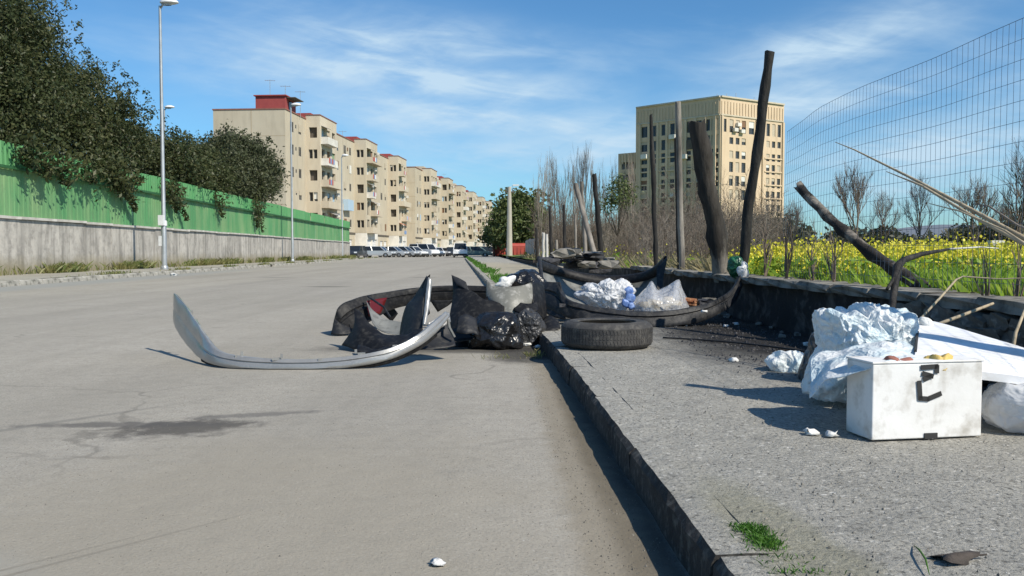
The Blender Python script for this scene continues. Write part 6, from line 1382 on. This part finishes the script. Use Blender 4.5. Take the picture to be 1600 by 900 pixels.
for pts in ([(1432, 602), (1434, 626)], [(1434, 626), (1446, 627), (1465, 620)], [(1436, 581), (1459, 580)], [(1459, 580), (1459, 588)], [(1438, 590), (1452, 594)], [(1440, 598), (1450, 594)]):
    for i in range(len(pts) - 1):
        A_, B_ = Vector(fpt(*pts[i])), Vector(fpt(*pts[i + 1])); d = (B_ - A_); n_ = Vector((-d.z, 0, d.x)).normalized() * .0085; e = d.normalized() * .005
        o.add([A_ - n_ - e, A_ + n_ - e, B_ + n_ + e, B_ - n_ + e], [(0, 1, 2, 3)]); 
o.v = [(x, y, z) for x, y, z in o.v]; q = o.build('printed_letters', ink, t, solid=.0012)
o = MB(); o.box((Lb * .03, -.002, .012), (.05, .004, .02)); o.build('hand_hole', ink, t)
t = thing('foam_board', 'large white foam board leaning from the white box to the stone wall', 'board', P(1520, 560, 3.3))
c1_, c2_, c3_, c4_ = P(1436, 497, 3.78), P(1665, 566, 3.12), P(1650, 598, 3.02), P(1428, 572, 3.02)
nrm = (c2_ - c1_).cross(c4_ - c1_).normalized(); nrm = nrm if nrm.z > 0 else -nrm
o = MB(); n_ = 14; vs = []
for s in (0, 1):
    for i in range(n_ + 1):
        for j in range(n_ + 1):
            u, v = i / n_, j / n_; q = c1_.lerp(c2_, u).lerp(c4_.lerp(c3_, u), v) + nrm * (-.03 * s + .010 * math.sin(u * 3.1) + .004 * mnoise.noise(Vector((u * 3, v * 3, s)))); vs.append(q)
w_ = n_ + 1; fs = []
for s in (0, 1):
    for i in range(n_):
        for j in range(n_): f = (s * w_ * w_ + i * w_ + j, s * w_ * w_ + (i + 1) * w_ + j, s * w_ * w_ + (i + 1) * w_ + j + 1, s * w_ * w_ + i * w_ + j + 1); fs.append(f if s == 0 else f[::-1])
ed = [(i * w_, (i + 1) * w_) for i in range(n_)] + [(i * w_ + n_, (i + 1) * w_ + n_) for i in range(n_)] + [(j, j + 1) for j in range(n_)] + [(n_ * w_ + j, n_ * w_ + j + 1) for j in range(n_)]
for a_, b_ in ed: fs.append((a_, b_, b_ + w_ * w_, a_ + w_ * w_))
o.add(vs, fs); o.build('board', board_w, t, True, .6)
o = MB(); q = c1_.lerp(c4_, .5) + nrm * .004; o.tube([c1_.lerp(c4_, .35) + nrm * .003, c1_.lerp(c4_, .75) + nrm * .003], .006, 5); o.build('dark_edge_seal', ink, t)
bag('crumpled_cup', 'crumpled white cup lying on the top corner of the foam board', [(1437, 500), (1444, 497), (1453, 503), (1455, 511), (1446, 513), (1438, 508)], 3.66, .03, paper, .006, 22, 2, 'litter', None, .3, nu=40, nv=16)
bag('red_brown_cloth', 'red brown cloth crumpled on the box under the blue bag', [(1356, 572), (1366, 563), (1385, 566), (1402, 564), (1420, 559), (1426, 570), (1402, 576), (1366, 577)], 2.95, .03, ragred, .010, 18, 3, 'cloth', None, PZ + Hb - .03, nu=60, nv=20)
bag('yellow_wrapper', 'crumpled yellow wrapper on the box beside the foam board', [(1446, 572), (1452, 560), (1466, 557), (1482, 560), (1486, 572), (1468, 580), (1446, 579)], 2.975, .025, yellowc, .016, 24, 5, 'wrapper', None, PZ + Hb - .03, nu=44, nv=16)
bag('white_bag', 'crumpled white bag on the pavement right of the white box', [(1546, 640), (1556, 615), (1580, 600), (1620, 600), (1650, 630), (1640, 668), (1590, 672), (1556, 662)], 3.05, .10, white_bag, .02, 9, 13, 'bag', None, nu=80, nv=30)
for i, (x, y, s, lab) in enumerate(((1068, 510, .028, 'white crumpled scrap under the right part of the long black bumper'), (1150, 508, .022, 'pale scrap near the foot of the sooty wall'), (1134, 511, .02, 'flat pale scrap left of the wall foot scrap'), (1206, 507, .03, 'pale crumb in the soot by the wall'), (1263, 541, .026, 'white scrap at the end of the black cable'),
        (1100, 488, .02, 'small white bit on the edge of the long bumper'), (824, 541, .03, 'white scrap before the dull rubbish bag'), (840, 544, .024, 'white scrap at the kerb foot right of another scrap'), (812, 543, .02, 'smallest white scrap at the foot of the shiny bag'), (272, 431, .08, 'white scrap on the left kerb near the lamp'), (684, 884, .014, 'small white scrap on the near road'),
        (1146, 566, .025, 'white scrap on the pavement before the small blue bag'), (1266, 679, .02, 'pale broken jar on the pavement left of the white box'), (1300, 682, .02, 'pale broken cup on the pavement touching the box shadow'))):
    z = PZ if x > 850 else 0.0
    p = G(x, y, z); b_ = rough_block(s * 2, s * 1.6, s * 1.1, 700 + i, .6); zz = z + s * .38; z0 = max(p.z, z)
    b_.v = [(a + p.x, c_ + p.y, max(d_ + zz, z + .003)) for a, c_, d_ in b_.v]
    if x == 1100: q = P(x, 487, 7.28); b_.v = [(a - p.x + q.x, c_ - p.y + q.y, d_ - zz + q.z) for a, c_, d_ in b_.v]
    solo('paper_scrap', b_, paper, lab, 'scrap', 'white scraps of litter', smooth=True)
o = MB(); pts = [G(1036, 530, PZ), G(1090, 533, PZ), G(1150, 538, PZ), G(1210, 545, PZ), G(1262, 552, PZ), G(1290, 556, PZ)]; o.tube([Vector((p.x, p.y, PZ + .012)) for p in resample(pts, 24)], .007, 6)
solo('black_cable', o, cable_m, 'thin black cable lying across the pavement right of the tyre', 'cable', smooth=True)
p = G(1490, 880, PZ); o = MB(); vs = []; n_ = 22
for i in range(n_): 
    a = 6.2832 * i / n_; r = .028 * (1 + .35 * math.sin(3 * a + 1) + .2 * math.sin(5 * a)); vs.append((p.x + r * 1.5 * math.cos(a), p.y + r * math.sin(a), PZ + .012 + .008 * math.sin(2 * a + .5)))
vs.append((p.x, p.y, PZ + .022)); o.add(vs, [(i, (i + 1) % n_, n_) for i in range(n_)]); o.tube([(p.x + .035, p.y, PZ + .016), (p.x + .075, p.y + .012, PZ + .014)], .0018, 4)
solo('dead_leaf', o, dead_leaf, 'curled dark dead leaf on the near pavement at the lower right', 'leaf', smooth=True, solid=.0012)
o = MB(); pts = [G(1428, 858, PZ), G(1436, 872, PZ), G(1446, 888, PZ), G(1452, 905, PZ)]; o.tube([Vector((q.x, q.y, PZ + .008 + .012 * math.sin(i))) for i, q in enumerate(pts)], [.001, .0022, .0022, .001], 5)
solo('grass_blade', o, moss_m, 'single green blade lying left of the dead leaf', 'grass blade', smooth=True)
# loose rubble along the foot of the wall and by the kerb
rbm = [rough_block(.06, .05, .035, 800 + i, .5).mesh('rubble_stone', rubble_m) for i in range(5)]
spots = [(ri.uniform(-1.6, -.05), ri.uniform(9, 24)) for i in range(46)] + [(-.02 - .10 * abs(ri.gauss(0, 1)), ri.uniform(2.2, 9)) for i in range(24)]
for i, (dx, y) in enumerate(spots):
    s = ri.uniform(.4, 1.6) if y < 12 else ri.uniform(.8, 2.4)
    o = link('rubble_stone', rbm[i % 5], None, (wx(y) + dx, y, PZ + .012 * s), (ri.uniform(-.3, .3), ri.uniform(-.3, .3), ri.uniform(0, 6))); o.scale = (s, s, s)
    props(o, 'small loose rubble stone on the pavement along the foot of the low wall', 'stone', 'loose rubble stones by the wall')
